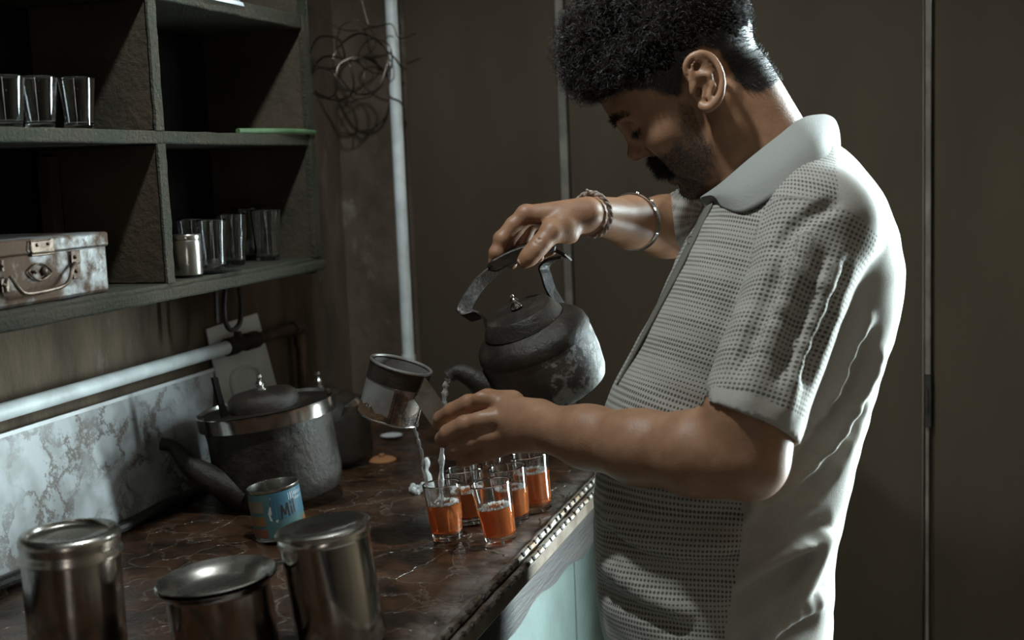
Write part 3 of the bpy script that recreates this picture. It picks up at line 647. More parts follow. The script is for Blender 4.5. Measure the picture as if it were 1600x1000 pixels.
make_glass('tea glass with foam nearest the metal edging, front of the filled six', lean(784, 848, .15, -.02, lift=.002), .0205, .0282, .083, .049, G6)
make_glass('tea glass catching the poured streams, nearest the steel canister', lean(700, 842, .075, -.02, lift=.001), .0205, .0262, .078, .050, G6)
make_glass('tea glass half hidden behind the foamy front one and filling glass', lean(737, 816, .10, -.02, lift=.001), .0215, .0275, .079, .046, G6)
make_glass('tea glass between the front one and the fullest tall one', lean(806, 815, .12, -.02, lift=.001), .0205, .0275, .080, .049, G6)
make_glass('tall fullest tea glass under the forearm, farthest along the edging', lean(838, 797, .10, -.02, lift=.001), .0235, .0285, .084, .058, G6)
make_glass('empty tea glass at the back, its rim just below the fist', lean(768, 786, .09, -.02, lift=.001), .0205, .0275, .078, None, G6)
GS = 'glasses on the upper shelf'
for (bx, rim, lb) in (((12, 192), 31, 'clear empty tumbler cut by the picture edge on the upper shelf'), ((63, 193), 31, 'clear empty tumbler in the middle of three on the upper shelf'), ((123, 193), 29, 'clear empty tumbler nearest the divider on the upper shelf')):
    p = pl(bx[0], bx[1], 0, -.958); p[2] = 1.5675
    s = (p-CAM) @ FW/FP
    make_glass(lb, frame(p), 22*s, rim*s, 80*s, None, GS, 'tumbler')
GL = 'glasses on the lower shelf'
for k, (bx, X, lb) in enumerate(((301, -1.02, 'clear tumbler behind the small steel jar on the lower shelf'), (333, -.975, 'clear tumbler just right of the small steel jar'), (364, -1.0, 'clear tumbler third from the cabinet divider on lower shelf'),
                                 (388, -1.045, 'clear tumbler at the back of the lower shelf row'), (418, -.985, 'clear tumbler at the cabinet side panel end of the lower shelf'))):
    p = pl(bx, 390, 0, X); p[2] = 1.3675; s = (p-CAM) @ FW/FP
    make_glass(lb, frame(p), 18*s, 23.5*s, 80*s, None, GL, 'tumbler')
p = pl(322, 404, 0, -.968); p[2] = 1.3675
t = thing('steel_plate', 'flat steel plate under the small jar on the lower shelf', 'plate', frame(p))
MB().lathe([(0, .001), (.036, .001), (.048, .006), (.0495, .0065), (.037, .003), (0, .0025)], 48).build('dish', 'steel_bright', t)
p = pl(294, 405, 0, -.956); p[2] = 1.3705
t = thing('steel_jar', 'small shiny steel jar with a lid beside the cabinet divider', 'jar', frame(p)); s = (p-CAM) @ FW/FP; r = 22*s
MB().lathe([(0, 0), (r*.96, 0), (r, .002), (r, 52*s), (r*.93, 55*s), (0, 55*s)], 40).build('body', 'steel_bright', t, sharp=50)
MB().lathe([(r*.95, 54*s), (r*.98, 55*s), (r*.98, 61*s), (r*.92, 63*s), (0, 62*s)], 40).build('lid', 'steel_bright', t, sharp=50)
gc = [(-.945, 1.63, 1.571), (-.936, 1.70, 1.572), (-.928, 1.78, 1.5725), (-.9265, 1.842, 1.571)]
tag(MB().tube(smooth_path(gc, 6), .0042, 10).build('green_cane', 'green_cane'), 'pale green cane lying along the front of the middle shelf', 'cane')

# ------------------------------------------------------------------ tin box on the lower shelf
ye = pl(172, 400, 0, -.942)[1]; zt = pl(172, 361, 0, -.942)[2]; zs = pl(172, 384, 0, -.942)[2]; xf = -.942; zb = 1.3675
t = thing('tin_box', 'rusty grey tin case with curved handle and hasps on the lower shelf', 'case', frame((-1.02, ye-.12, zb)))
MB().box((-1.10, ye-.27, zb), (xf-.002, ye-.002, zs+.004)).build('body', 'tin_rust', t, True, bevel=.005)
MB().box((-1.102, ye-.272, zs), (xf, ye, zt)).build('lid', 'tin_rust', t, True, bevel=.003)
Pf = lambda x, y, o=0.0: pl(x, y, 0, xf+o)
def quad(m, x0, y0, x1, y1, o=.0, th=.0016):
    a = Pf(x0, y0); b = Pf(x1, y1); m.box((xf+o, min(a[1], b[1]), min(a[2], b[2])), (xf+o+th, max(a[1], b[1]), max(a[2], b[2])))
m = MB(); quad(m, 46, 375, 84, 397); lk = m.build('latch', 'tin_rust_dark', t, True, bevel=.0008)
MB().tube([Pf(x, y, .003) for x, y in ((85, 393), (52, 396), (47, 391), (48, 377), (78, 374))], .0011, 8).ball(Pf(58, 383, .002), .0022).ball(Pf(75, 381, .002), .0022).build('rivet', 'tin_rust_dark', lk, True)
an = np.linspace(0, 6.283, 24, endpoint=False)
ov = MB().tube([Pf(63+18*math.cos(a)*(1-.35*abs(math.sin(a))), 425+13*math.sin(a), .001) for a in an], .0013, 8, True).build('lock', 'tin_rust_dark', t, True)
MB().ball(Pf(70, 424, .0), (.0035, .005, .005)).ball(Pf(55, 425, .001), .0025).build('keyhole', 'tin_rust_dark', ov, True)
for (x0, y0, x1, y1) in ((109, 392, 125, 411), (112, 413, 126, 434), (0, 406, 6, 424), (0, 436, 14, 456)):
    m = MB(); quad(m, x0, y0, x1, y1, 0, .0014); m.ball(Pf((x0+x1)/2, (y0+y1)/2, .0018), .0026); m.build('hasp', 'tin_rust_dark', t, True, bevel=.0006)
hd = [Pf(x, y, o) for x, y, o in ((118, 411, .003), (113, 422, .006), (108, 438, .010), (96, 448, .013), (70, 455, .014), (42, 459, .014), (30, 452, .012), (22, 440, .008), (16, 431, .004))]
MB().tube(smooth_path(hd, 6), .0024, 10).build('handle', 'tin_rust_dark', t, True)

# ------------------------------------------------------------------ poured kettle
KD = 1.672
kax = nrm(-.39*RT + .90*UP - .33*FW); kx = nrm(RT - kax*(RT@kax))
kb = at(868, 610, KD); MK = frame(kb, kax, kx)
t = thing('tea_kettle', 'battered black kettle held tilted in the right hand, pouring', 'kettle', MK)
body = MB().lathe([(0, 0), (.066, 0), (.0735, .004), (.077, .014), (.0795, .040), (.0785, .070), (.0755, .086), (.072, .092), (.064, .099), (.056, .103), (.050, .105), (0, .105)], 72)
body.build('body', 'kettle_side', t, sharp=60)
MB().lathe([(.0782, .0745), (.0792, .078), (.0768, .0885), (.073, .094), (.064, .1012), (.057, .1055), (.053, .107), (.051, .104)], 64).build('shoulder', 'iron_black', t, sharp=60)
LK = np.eye(4); LK[:3, 3] = (-.004, 0, .104)
ld = MB().lathe([(.0545, 0), (.056, .003), (.054, .008), (.049, .016), (.046, .021), (.0445, .0225), (.042, .0225), (.02, .0245), (0, .0255)], 56, LK).build('lid', 'iron_black', t, sharp=45)
MB().lathe([(0, .047), (.002, .0465), (.0028, .044), (.0018, .042), (.005, .040), (.0065, .037), (.004, .034), (.0075, .031), (.0085, .028), (.006, .025), (0, .025)], 24, LK).build('knob', 'steel', ld)
spt = [at(x, y, d) for x, y, d in ((815, 604, 1.655), (785, 610, 1.648), (758, 603, 1.644), (738, 590, 1.643), (720, 582, 1.643), (709, 583, 1.643), (702, 589, 1.643))]
pth = smooth_path(spt, 5); nn = len(pth)
MB().tube(pth, np.interp(np.linspace(0, 1, nn), [0, .25, .6, .85, 1], [.027, .020, .0125, .0098, .0105]), 20).build('spout', 'iron_black', t, True)
# strap handle: two lugs, a flared band and the wrapped grip
def kp(*q): return [at(x, y, KD+dd) for x, y, dd in q]
wd = nrm(FW + .15*UP)
MB().strip(smooth_path(kp((778, 538, 0), (768, 524, 0), (764, 511, 0), (760, 499, 0), (750, 491, 0), (737, 489, 0)), 5), .018, .0035, nrm(FW*.7+RT*.55-UP*.45)).build('lug', 'iron_black', t, True)
MB().strip(smooth_path(kp((884, 486, .01), (872, 472, .01), (860, 452, .01), (853, 430, .01), (850, 417, .01), (862, 406, .01), (884, 401, .01)), 5), .017, .004, nrm(FW*.62+RT*.8+UP*.1)).build('lug', 'iron_black', t, True)
band = smooth_path(kp((745, 492, 0), (728, 496, 0), (723, 488, 0), (729, 473, 0), (742, 452, 0), (760, 433, 0), (782, 417, 0), (806, 404, 0), (835, 394, .005), (862, 389, .008), (888, 402, .01)), 5)
MB().strip(band, np.interp(np.linspace(0, 1, len(band)), [0, .2, .5, 1], [.026, .032, .026, .020]), .0022, nrm(FW*.8+(RT*.82-UP*.57)*.6)).build('handle_band', 'soot_band', t, True)
gp = smooth_path(kp((763, 419, .0), (778, 411, .0), (800, 400, .0), (826, 391, .004), (850, 386, .006), (868, 387, .008)), 5); ng = len(gp)
MB().strip(gp, np.interp(np.linspace(0, 1, ng), [0, .1, .8, 1], [.020, .036, .034, .024]), np.interp(np.linspace(0, 1, ng), [0, .15, .8, 1], [.006, .018, .018, .008]), wd).build('grip', 'soot_band', t, True, bevel=.003)

# ------------------------------------------------------------------ strainer mug
MD = 1.648
ax_ = nrm(.262*RT + .955*UP - .16*FW); mb_ = at(606, 651, MD); MG = frame(mb_, ax_, RT); R = .0410; H = .0735
t = thing('strainer_mug', 'stained tin strainer mug with sooty band held tilted by left hand', 'mug', MG)
MB().lathe([(R*.96, .0), (R*1.0, 0), (R*1.0, .03), (R*1.0, H-.003), (R*.97, H-.003), (R*.965, .02), (0, .018), (0, .014), (R*.955, .012)], 56).build('body', 'mug_tin', t, sharp=50)
MB().lathe([(R*1.0, H-.024), (R*1.022, H-.024), (R*1.022, H-.002), (R*1.0, H-.002)], 56).build('soot_band', 'soot_band', t, sharp=40)
MB().tube([(R*1.005*math.cos(a), R*1.005*math.sin(a), H) for a in np.linspace(0, 6.283, 48, endpoint=False)], .0022, 8, True).build('rim', 'mug_tin', t)
MB().tube([(R*1.01*math.cos(a), R*1.01*math.sin(a), .0005*math.sin(a*7)) for a in np.linspace(0, 6.283, 48, endpoint=False)], .0016, 8, True).build('bottom_wire', 'steel_bright', t)
cd_ = CAM-mb_; ma = math.atan2(cd_ @ MG[:3, 1], cd_ @ MG[:3, 0])
def patch(name, mat, a1, a2, lo, hi, off):                          # stains and the folded seam on the wall of the mug
    n = 14; v = []; f = []
    for i in range(n+1):
        a = ma + math.radians(a1+(a2-a1)*i/n); rr = R+off
        v += [(rr*math.cos(a), rr*math.sin(a), lo(i/n)), (rr*math.cos(a), rr*math.sin(a), hi(i/n))]
        if i: f.append((2*i-2, 2*i, 2*i+1, 2*i-1))
    MB().add(v, f).build(name, mat, t)
patch('stain', 'mug_rust', -85, 85, lambda u: .001, lambda u: .013+.005*math.sin(u*9)+.003*math.sin(u*31), .0004)
patch('stain', 'mug_rust', 4, 30, lambda u: .001, lambda u: .047-.01*abs(u-.3)+.003*math.sin(u*40), .0005)
MB().box((R-.0005, -.0022, .001), (R+.0012, .0022, H-.024), frame((0, 0, 0), (0, 0, 1), (math.cos(ma+.05), math.sin(ma+.05), 0))).build('seam', 'mug_rust', t, bevel=.0006)
hs_ = smooth_path([at(x, y, d) for x, y, d in ((648, 598, 1.617), (657, 609, 1.612), (672, 630, 1.608), (686, 650, 1.606), (706, 668, 1.604), (722, 680, 1.604))], 5)
MB().strip(hs_, .030, .0022, nrm(.62*RT+.72*UP-.1*FW)).build('handle', 'mug_brown', t, True)

# ------------------------------------------------------------------ poured streams
gl = pl(700, 842, 2, 1.0)
def stream(name, label, pts, r, seed):
    q = np.random.default_rng(seed); P = smooth_path(pts, 8); n = len(P)
    P = P + q.normal(size=P.shape)*.00035; rr = r*(1+.28*np.sin(np.arange(n)*1.1+q.uniform(0, 6))+q.normal(size=n)*.08)
    tag(MB().tube(P, rr, 12).build(name, 'water'), label, 'stream')
stream('poured_stream', 'clear twisting stream poured from the kettle spout into the filling glass', [at(703, 589, 1.643), at(698, 597, 1.643), at(695.5, 612, 1.644), at(694, 640, 1.647), at(692, 680, 1.651), at(690, 720, 1.656), at(689, 765, 1.662), at(689, 793, 1.665)], .0036, 3)
stream('poured_stream', 'thin stream running from the mug bottom into the filling glass', [at(646, 667, 1.640), at(651, 678, 1.642), at(656, 696, 1.645), at(661, 720, 1.649), at(666, 750, 1.655), at(671, 785, 1.662), at(674, 800, 1.663)], .0021, 5)
# ------------------------------------------------------------------ the person
BD = 1.53                                                           # depth of the body's middle plane
OF = at(1150, 1000, BD); pfoot = V(OF[0]+.02, OF[1], 0)
man = thing('person', 'person in grey perforated polo shirt bowing his head, pouring tea with both hands', 'person', frame(pfoot))
PX = BD/FP
# --- head frame: forward, up, left (towards the camera)
HO = at(1103, 127, BD); hl = -nrm(ray(1103, 127)); hf = -.73*RT - .68*UP; hf = nrm(hf - hl*(hf@hl)); hu = np.cross(hl, hf)*-1
if hu @ (-.68*RT+.73*UP) < 0: hu = -hu
HA = np.stack([hf, hu, hl])
def Hd(f, u, l=0.0): return HO + hf*f + hu*u + hl*l
def h2(x, y):                                                       # profile pixel -> head plane (forward, up)
    dx, dy = (x-1103)*.000798, (y-127)*.000798; return (-.73*dx + .68*dy, -.68*dx - .73*dy)
def Hp(x, y, l=0.0): f, u = h2(x, y); return Hd(f, u, l)
b = SDF(.0021)
def E(f, u, l, rf, ru, rl, k=.012, op='u', rot=0.0):
    c, s = math.cos(rot), math.sin(rot); A = np.stack([hf*c+hu*s, -hf*s+hu*c, hl]); b.ell(Hd(f, u, l), (rf, ru, rl), A, k, op)
# cranium, face block, jaw
E(.002, .062, 0, .106, .090, .078)
E(.048, .030, 0, .070, .080, .066, .02)
E(.058, -.028, 0, .054, .062, .054, .02)
for s in (1, -1):
    b.chain([(Hd(.006, -.030, s*.060), .014), (Hd(.022, -.062, s*.053), .015), (Hd(.064, -.088, s*.030), .014), (Hd(.096, -.090, s*.010), .0125)], .018)
    E(.078, -.014, s*.046, .026, .020, .018, .016)                  # cheekbone
    E(.072, -.052, s*.036, .030, .030, .018, .02)                   # cheek
    b.cap(Hd(.103, .040, s*.010), Hd(.096, .046, s*.044), .0085, .008, .012)       # brow ridge
    E(.108, .020, s*.032, .0165, .012, .016, .010, 's')             # eye socket
    E(.0925, .019, s*.031, .0125, .0125, .0135, .004)               # lidded eyeball
    b.cap(Hd(.1050, .0135, s*.020), Hd(.1010, .0125, s*.043), .0016, .0016, .003)  # lower edge of the upper lid
E(.100, -.056, 0, .016, .020, .024, .012)                           # mouth barrel
E(.102, -.083, 0, .0145, .014, .018, .012)                          # chin
b.cap(Hd(.106, .030), Hd(.120, -.002), .0068, .0078, .010)          # nose bridge
b.ell(Hd(.1235, -.006), (.0115, .0100, .0105), HA, .008)            # tip
for s in (1, -1):
    b.ell(Hd(.112, -.012, s*.0115), (.0105, .0078, .0065), HA, .005)               # wing
    b.ell(Hd(.115, -.0195, s*.0070), (.0050, .0045, .0034), HA, .003, 's')         # nostril
    b.cap(Hd(.106, -.010, s*.020), Hd(.100, -.045, s*.032), .0028, .002, .007, 's')  # fold beside the nose
b.cap(Hd(.1135, -.0525, -.016), Hd(.1135, -.0525, .016), .0042, .0042, .004)       # upper lip
b.cap(Hd(.1125, -.0635, -.014), Hd(.1125, -.0635, .014), .0050, .0050, .004)       # lower lip
b.cap(Hd(.1165, -.058, -.020), Hd(.1165, -.058, .020), .0016, .0016, .003, 's')
b.cap(Hd(.113, -.0735, -.012), Hd(.113, -.0735, .012), .0035, .0035, .006, 's')
# neck and hidden trunk
b.cap(at(1142, 138, BD), at(1218, 275, BD), .056, .060, .022)
b.cap(at(1150, 200, BD), at(1222, 300, BD), .050, .058, .02)
b.cap(at(1128, 150, 1.478), at(1160, 300, 1.50), .016, .014, .02)   # neck muscle
b.chain([(at(1225, 335, 1.44), .045), (at(1225, 335, 1.64), .045)], .03)
b.chain([(at(1225, 370, BD), .085), (at(1195, 520, BD), .095), (at(1125, 820, BD), .095), (at(1120, 1040, BD), .095)], .03)
# ear, near side full, far side simple
for sgn in (1, -1):
    dz = lambda d: d if sgn > 0 else 2*BD-d
    def ep(x, y, d): return at(x, y, d) if sgn > 0 else Hd(*h2(x, y), -.078-(1.455-d))
    b.ell(ep(1101, 124, 1.452), (.0036, .020, .031), np.stack([nrm(hl*.95+RT*.25), nrm(RT-hl*.25), UP]), .004)
    hx = [(1086, 137, 1.459), (1074, 118, 1.456), (1072, 101, 1.452), (1081, 88, 1.449), (1097, 83, 1.447), (1113, 90, 1.445), (1124, 106, 1.443), (1129, 126, 1.442), (1126, 147, 1.444), (1118, 160, 1.448), (1107, 169, 1.452), (1097, 166, 1.456)]
    hx = smooth_path([ep(*q) for q in hx], 3); n = len(hx)
    b.chain(list(zip(hx, np.interp(np.arange(n), [0, 4, n*.6, n-6, n-1], [.0030, .0034, .0032, .0050, .0048]))), .0030)
    if sgn > 0:
        b.ell(ep(1096, 134, 1.444), (.0085, .0075, .0125), np.stack([hl, nrm(RT), UP]), .004, 's')     # concha
        b.ell(ep(1093, 104, 1.444), (.0055, .0070, .0085), np.stack([hl, nrm(RT), UP]), .004, 's')
        b.chain([(ep(1092, 117, 1.450), .0026), (ep(1108, 117, 1.447), .0028), (ep(1114, 134, 1.447), .0030), (ep(1108, 152, 1.449), .0034)], .004)
        b.ell(ep(1084, 139, 1.453), (.005, .0045, .008), np.stack([hl, nrm(RT), UP]), .004)            # tragus
        b.ell(ep(1092, 143, 1.452), (.006, .004, .006), np.stack([hl, nrm(RT), UP]), .003, 's')
# near (left) arm
b.chain([(at(1268, 370, 1.41), .040), (at(1200, 560, 1.39), .040), (at(1172, 650, 1.334), .0465), (at(1160, 708, 1.334), .0455)], .02)
b.chain([(at(1166, 716, 1.334), .0430), (at(1090, 709, 1.364), .0452), (at(1000, 699, 1.411), .0405), (at(920, 683, 1.460), .0350), (at(862, 671, 1.492), .0300)], .02)
b.ell(at(1184, 724, 1.336), (.022, .030, .028), np.stack([RT, UP, FW]), .02)
# left hand
lw = at(845, 667, 1.505)
for x, y, d, r in ((784, 634, 1.538, .0125), (782, 656, 1.527, .0125), (786, 679, 1.530, .0125), (792, 696, 1.541, .0115)):
    b.cap(at(842, 660 + (y-660)*.35, 1.508), at(x, y, d), .0215, r, .012)
b.cap(at(800, 650, 1.545), at(835, 668, 1.525), .020, .026, .02)
LF = [[(774, 628, 1.540, .0125), (732, 631, 1.548, .0122), (706, 643, 1.562, .0112), (689, 654, 1.578, .0100), (684, 662, 1.594, .0085)],
      [(772, 654, 1.527, .0128), (726, 664, 1.534, .0124), (701, 677, 1.547, .0116), (692, 686, 1.566, .0104), (702, 688, 1.586, .0090)],
      [(778, 680, 1.530, .0124), (738, 690, 1.538, .0116), (713, 701, 1.549, .0108), (706, 707, 1.567, .0098), (716, 704, 1.586, .0088)],
      [(784, 700, 1.542, .0110), (752, 710, 1.549, .0102), (730, 717, 1.558, .0095), (723, 720, 1.573, .0086), (732, 716, 1.588, .0078)]]
hand_pts = []
for ch in LF:
    g = SDF; pts = [(at(x, y, d), r) for x, y, d, r in ch]; b.chain(pts, .0025); hand_pts.append(pts)
for x, y, d, r in ((752, 622, 1.533, .008), (752, 656, 1.521, .008), (760, 683, 1.525, .0075), (770, 702, 1.537, .0065)): b.ell(at(x, y, d), (r*1.3, r, r*.7), np.stack([RT, UP, FW]), .010)
b.chain([(at(800, 630, 1.548), .017), (at(762, 626, 1.575), .0140), (at(728, 634, 1.592), .0115), (at(700, 645, 1.600), .0090)], .008)
# far (right) arm
b.chain([(at(1225, 330, 1.68), .052), (at(1085, 352, 1.90), .046)], .02)
b.chain([(at(1085, 352, 1.90), .046), (at(1040, 354, 1.875), .0445), (at(985, 347, 1.79), .0350), (at(935, 337, 1.712), .0268)], .02)
# right hand
for x, y, d, r in ((824, 335, 1.666, .0128), (826, 336, 1.688, .0128), (834, 341, 1.708, .0120), (846, 350, 1.724, .0108)):
    b.cap(at(918, 333+(y-335)*.6, 1.690+(d-1.69)*.5), at(x, y, d), .0205, r, .012)
RF = [[(822, 335, 1.666, .0122), (802, 351, 1.664, .0108), (784, 373, 1.663, .0104), (776, 394, 1.664, .0090), (771, 409, 1.667, .0076)],
      [(824, 337, 1.688, .0122), (806, 358, 1.690, .0108), (792, 380, 1.692, .0102), (792, 400, 1.692, .0088), (800, 412, 1.686, .0076)],
      [(832, 342, 1.708, .0115), (822, 364, 1.714, .0104), (816, 385, 1.714, .0096), (826, 402, 1.704, .0084), (842, 402, 1.688, .0074)],
      [(845, 350, 1.724, .0104), (840, 368, 1.730, .0094), (840, 384, 1.726, .0086), (848, 396, 1.712, .0078), (862, 392, 1.694, .0068)]]
for ch in RF: b.chain([(at(x, y, d), r) for x, y, d, r in ch], .0035)
for x, y, d in ((820, 332, 1.664), (822, 333, 1.686)): b.ell(at(x, y, d), (.010, .009, .009), np.stack([RT, UP, FW]), .008)
for x, y, d in ((783, 373, 1.662), (776, 395, 1.663)): b.ell(at(x, y, d), (.0108, .0100, .0100), np.stack([RT, UP, FW]), .004)
b.chain([(at(905, 342, 1.683), .0205), (at(880, 352, 1.664), .0180), (at(862, 362, 1.652), .0150), (at(846, 380, 1.645), .0122), (at(836, 391, 1.643), .0118), (at(826, 402, 1.644), .0112), (at(818, 409, 1.646), .0090)], .008)
b.ell(at(880, 362, 1.668), (.022, .014, .016), np.stack([nrm(RT-.6*UP), nrm(.6*RT+UP), FW]), .012)
for x, y, d in ((842, 373, 1.633), (838, 379, 1.632)):              # creases over the thumb joint
    b.cap(at(x-7, y-4, d), at(x+9, y+8, d+.002), .0010, .0010, .002, 's')
bv, bf = largest(*b.mesh()); bv = relax(bv, bf, 2, .5)
body = link_mesh('body', bv, bf, 'skin', man, True)
# marks on the skin: beard shadow, scalp, lips
q = (bv-HO) @ HA.T; F_, U_, L_ = q.T; near = np.linalg.norm(q, axis=1) < .22
HL = [h2(*p) for p in ((880, 170), (925, 156), (950, 150), (985, 141), (1015, 139), (1040, 145), (1054, 152), (1064, 160), (1070, 148), (1072, 118), (1078, 92), (1096, 78), (1118, 84), (1134, 106), (1143, 126), (1155, 140), (1178, 148), (1200, 140), (1230, 118), (1290, 40), (1250, -260), (850, -260), (780, 0), (800, 170))]
def poly_sdf(px, py, poly):
    d = np.full(np.shape(px), 1e9); ins = np.zeros(np.shape(px), bool); n = len(poly)
    for i in range(n):
        (x1, y1), (x2, y2) = poly[i], poly[(i+1) % n]; ex, ey = x2-x1, y2-y1; wx, wy = px-x1, py-y1
        t = np.clip((wx*ex+wy*ey)/(ex*ex+ey*ey), 0, 1); d = np.minimum(d, (wx-ex*t)**2+(wy-ey*t)**2)
        c = ((y1 > py) != (y2 > py)) & (px < ex*(py-y1)/(ey+1e-15)+x1); ins ^= c
    return np.where(ins, -1, 1)*np.sqrt(d)
sm = lambda x, a, b_: np.clip((x-a)/(b_-a), 0, 1)**2*(3-2*np.clip((x-a)/(b_-a), 0, 1))
hd_ = poly_sdf(F_, U_, HL); earm = (np.abs(L_) > .0765) & (hd_ > -.010)
wobble = wav(bv, .012, 3)*.002
scalp = np.where(near & ~earm, sm(-(hd_+wobble), -.002, .005), 0)
BR = [h2(*p) for p in ((1000, 262), (1012, 244), (1040, 236), (1062, 200), (1062, 160), (1078, 150), (1100, 200), (1118, 230), (1112, 275), (1104, 320), (1060, 330), (1020, 290))]
beard = np.where(near, sm(-(poly_sdf(F_, U_, BR)+wobble*2), -.006, .010), 0)*np.where(U_ < .02, 1, .6)
beard *= np.where((F_ < .075) & (U_ > -.045) & (F_ > .03), .65, 1.0)
lip = np.where(near & (np.abs(L_) < .02) & (F_ > .108), np.exp(-((U_+.059)/.008)**2), 0)
vattr(body, 'mark', np.stack([beard*(1-lip), scalp, lip], 1))
# eyes
for s in (1, -1):
    MB().ball((0, 0, 0), .0116, 16, frame(Hd(.0935, .0172, s*.031), nrm(hf*.8-hu*.6), hl)).build('eye', 'eye_white', man, True)
# --- hair: a lumpy cap and curls
hs = SDF(.0022)
hs.ell(Hd(-.001, .066, 0), (.113, .094, .084), HA, .012)
for f, u, l, r in ((.087, .117, .0, .036), (.083, .115, .028, .033), (.083, .115, -.028, .033), (.066, .140, 0, .036), (.062, .136, .035, .034), (.062, .136, -.035, .034), (.022, .152, 0, .036), (.02, .146, .04, .03), (.02, .146, -.04, .03), (.099, .100, .012, .023), (.097, .098, -.02, .023), (.094, .090, .036, .020), (.070, .088, .058, .018), (-.02, .140, 0, .04)):
    hs.ell(Hd(f, u, l), (r, r, r), HA, .02)
def hpost(P, D):
    q = (P-HO) @ HA.T; h = poly_sdf(q[..., 0], q[..., 1], HL); a = sm(q[..., 1]+.3*q[..., 0], .03, .11)
    D = D + (wav(P, .017, 5)*.0034 + wav(P, .008, 6)*.0018)*(.25+.75*a)
    D = D + (1-a)*.0055
    k = .006; t = np.clip(.5-.5*(D-h)/k, 0, 1); return D*(1-t)+h*t + k*t*(1-t)
hv, hf_ = largest(*hs.mesh(hpost)); hv = relax(hv, hf_, 1)
hair = link_mesh('hair', hv, hf_, 'hair_cap', man, True)
# strands grown off that cap: tight curls on top, short at the back and sides
def strands(roots, dirs, lens, rad, curl, seed, segs=5):
    r = np.random.default_rng(seed); n = len(roots); vs = []; fs = []
    side = np.cross(dirs, r.normal(size=(n, 3))); side /= np.linalg.norm(side, axis=1)[:, None]+1e-9; s2 = np.cross(dirs, side)
    ph = r.uniform(0, 6.28, n); tw = r.uniform(.7, 1.3, n)*np.where(r.random(n) < .5, 1, -1)
    for i in range(segs+1):
        t = i/segs; ang = ph + tw*t*4.2
        c = roots + dirs*(lens*t)[:, None] + (side*(np.cos(ang)-np.cos(ph))[:, None] + s2*(np.sin(ang)-np.sin(ph))[:, None])*(curl*lens)[:, None]
        rr = rad*(1-.75*t)
        for k in range(3):
            a = 2.094*k; vs.append(c + side*rr*math.cos(a) + s2*rr*math.sin(a))
    vs = np.stack(vs, 1).reshape(-1, 3); m = 3*(segs+1); base = np.arange(n)*m
    for i in range(segs):
        for k in range(3): fs.append(np.stack([base+i*3+k, base+i*3+(k+1) % 3, base+i*3+3+(k+1) % 3, base+i*3+3+k], 1))
    return vs, np.concatenate(fs)
def normals(v, f):
    n = np.cross(v[f[:, 2]]-v[f[:, 0]], v[f[:, 3]]-v[f[:, 1]]); out = np.zeros_like(v)
    for k in range(4): np.add.at(out, f[:, k], n)
    return out/(np.linalg.norm(out, axis=1)[:, None]+1e-12)
hn = normals(hv, hf_); r_ = np.random.default_rng(11); pick = r_.choice(len(hv), 15000)
rt = hv[pick] + r_.normal(size=(15000, 3))*.0008; qq = (rt-HO) @ HA.T; a_ = sm(qq[:, 1]+.3*qq[:, 0], .03, .11)
down = hf*.5 - hu*.2
dr = hn[pick]*.8 + r_.normal(size=(15000, 3))*.45 + (down*a_[:, None] + (-hu*.8-hf*.1)*(1-a_)[:, None])*.5; dr /= np.linalg.norm(dr, axis=1)[:, None]
ln = (.0045 + .0075*a_)*r_.uniform(.6, 1.3, 15000); fade = sm(-poly_sdf(qq[:, 0], qq[:, 1], HL), -.004, .012); ln *= .35+.65*fade
cv_, cf_ = strands(rt, dr, ln, .00034, .10+.32*a_, 12)
curls = link_mesh('hair_curls', cv_, cf_, 'hair', hair, True, True); tag(curls, kind='stuff')
# brows, moustache, stubble, lashes grown on the skin
bn = normals(bv, bf)
def grow(name, mask, count, ln, rad, dirv, seed, curl=.1, lay=.6):
    ids = np.nonzero(mask)[0]; r = np.random.default_rng(seed); p = r.choice(ids, count); R = bv[p]+r.normal(size=(count, 3))*.0007
    d = bn[p]*(1-lay) + dirv*lay + r.normal(size=(count, 3))*.18; d /= np.linalg.norm(d, axis=1)[:, None]
    v_, f_ = strands(R, d, ln*r.uniform(.6, 1.2, count), rad, np.full(count, curl), seed, 4)
    return tag(link_mesh(name, v_, f_, 'hair', man, True), kind='stuff')
for s, nm in ((1, 'eyebrow'), (-1, 'eyebrow')):
    mk = near & (F_ > .07) & (np.abs(U_-.043+(np.abs(L_)-.03)**2*6) < .0052) & (L_*s > .010) & (L_*s < .054)
    grow(nm, mk, 330, .0075, .00030, hl*s*.8-hf*.25+hu*.1, 21+s)
mk = near & (F_ > .088) & (U_ < -.0215-.30*np.maximum(np.abs(L_)-.010, 0)) & (U_ > -.046-.55*np.maximum(np.abs(L_)-.012, 0)) & (np.abs(L_) < .034)
mv = grow('moustache', mk, 2600, .0125, .00034, -hu*.55+hf*.32, 31)
mk2 = near & (beard > .45) & (lip < .3) & (F_ > -.01) & (U_ < .0) & (np.abs(L_) < .070)
mk = near & (scalp > .5) & ~earm
grow('hair_roots', mk, 9000, .0058, .00034, -hu*.7-hf*.2, 43, .10, .25)
grow('stubble', mk2, 4200, .0030, .00020, -hu*.6+hf*.1, 41, .05) #, 4200, .0030, .00020, -hu*.6+hf*.1, 41, .05)
for s in (1, -1):
    mk = near & (F_ > .085) & (np.abs(U_-.0125) < .0022) & (L_*s > .018) & (L_*s < .046)
    if mk.sum() > 3: grow('eyelashes', mk, 90, .0075, .00028, hf*.7-hu*.65+hl*s*.2, 51+s, .1, .85)

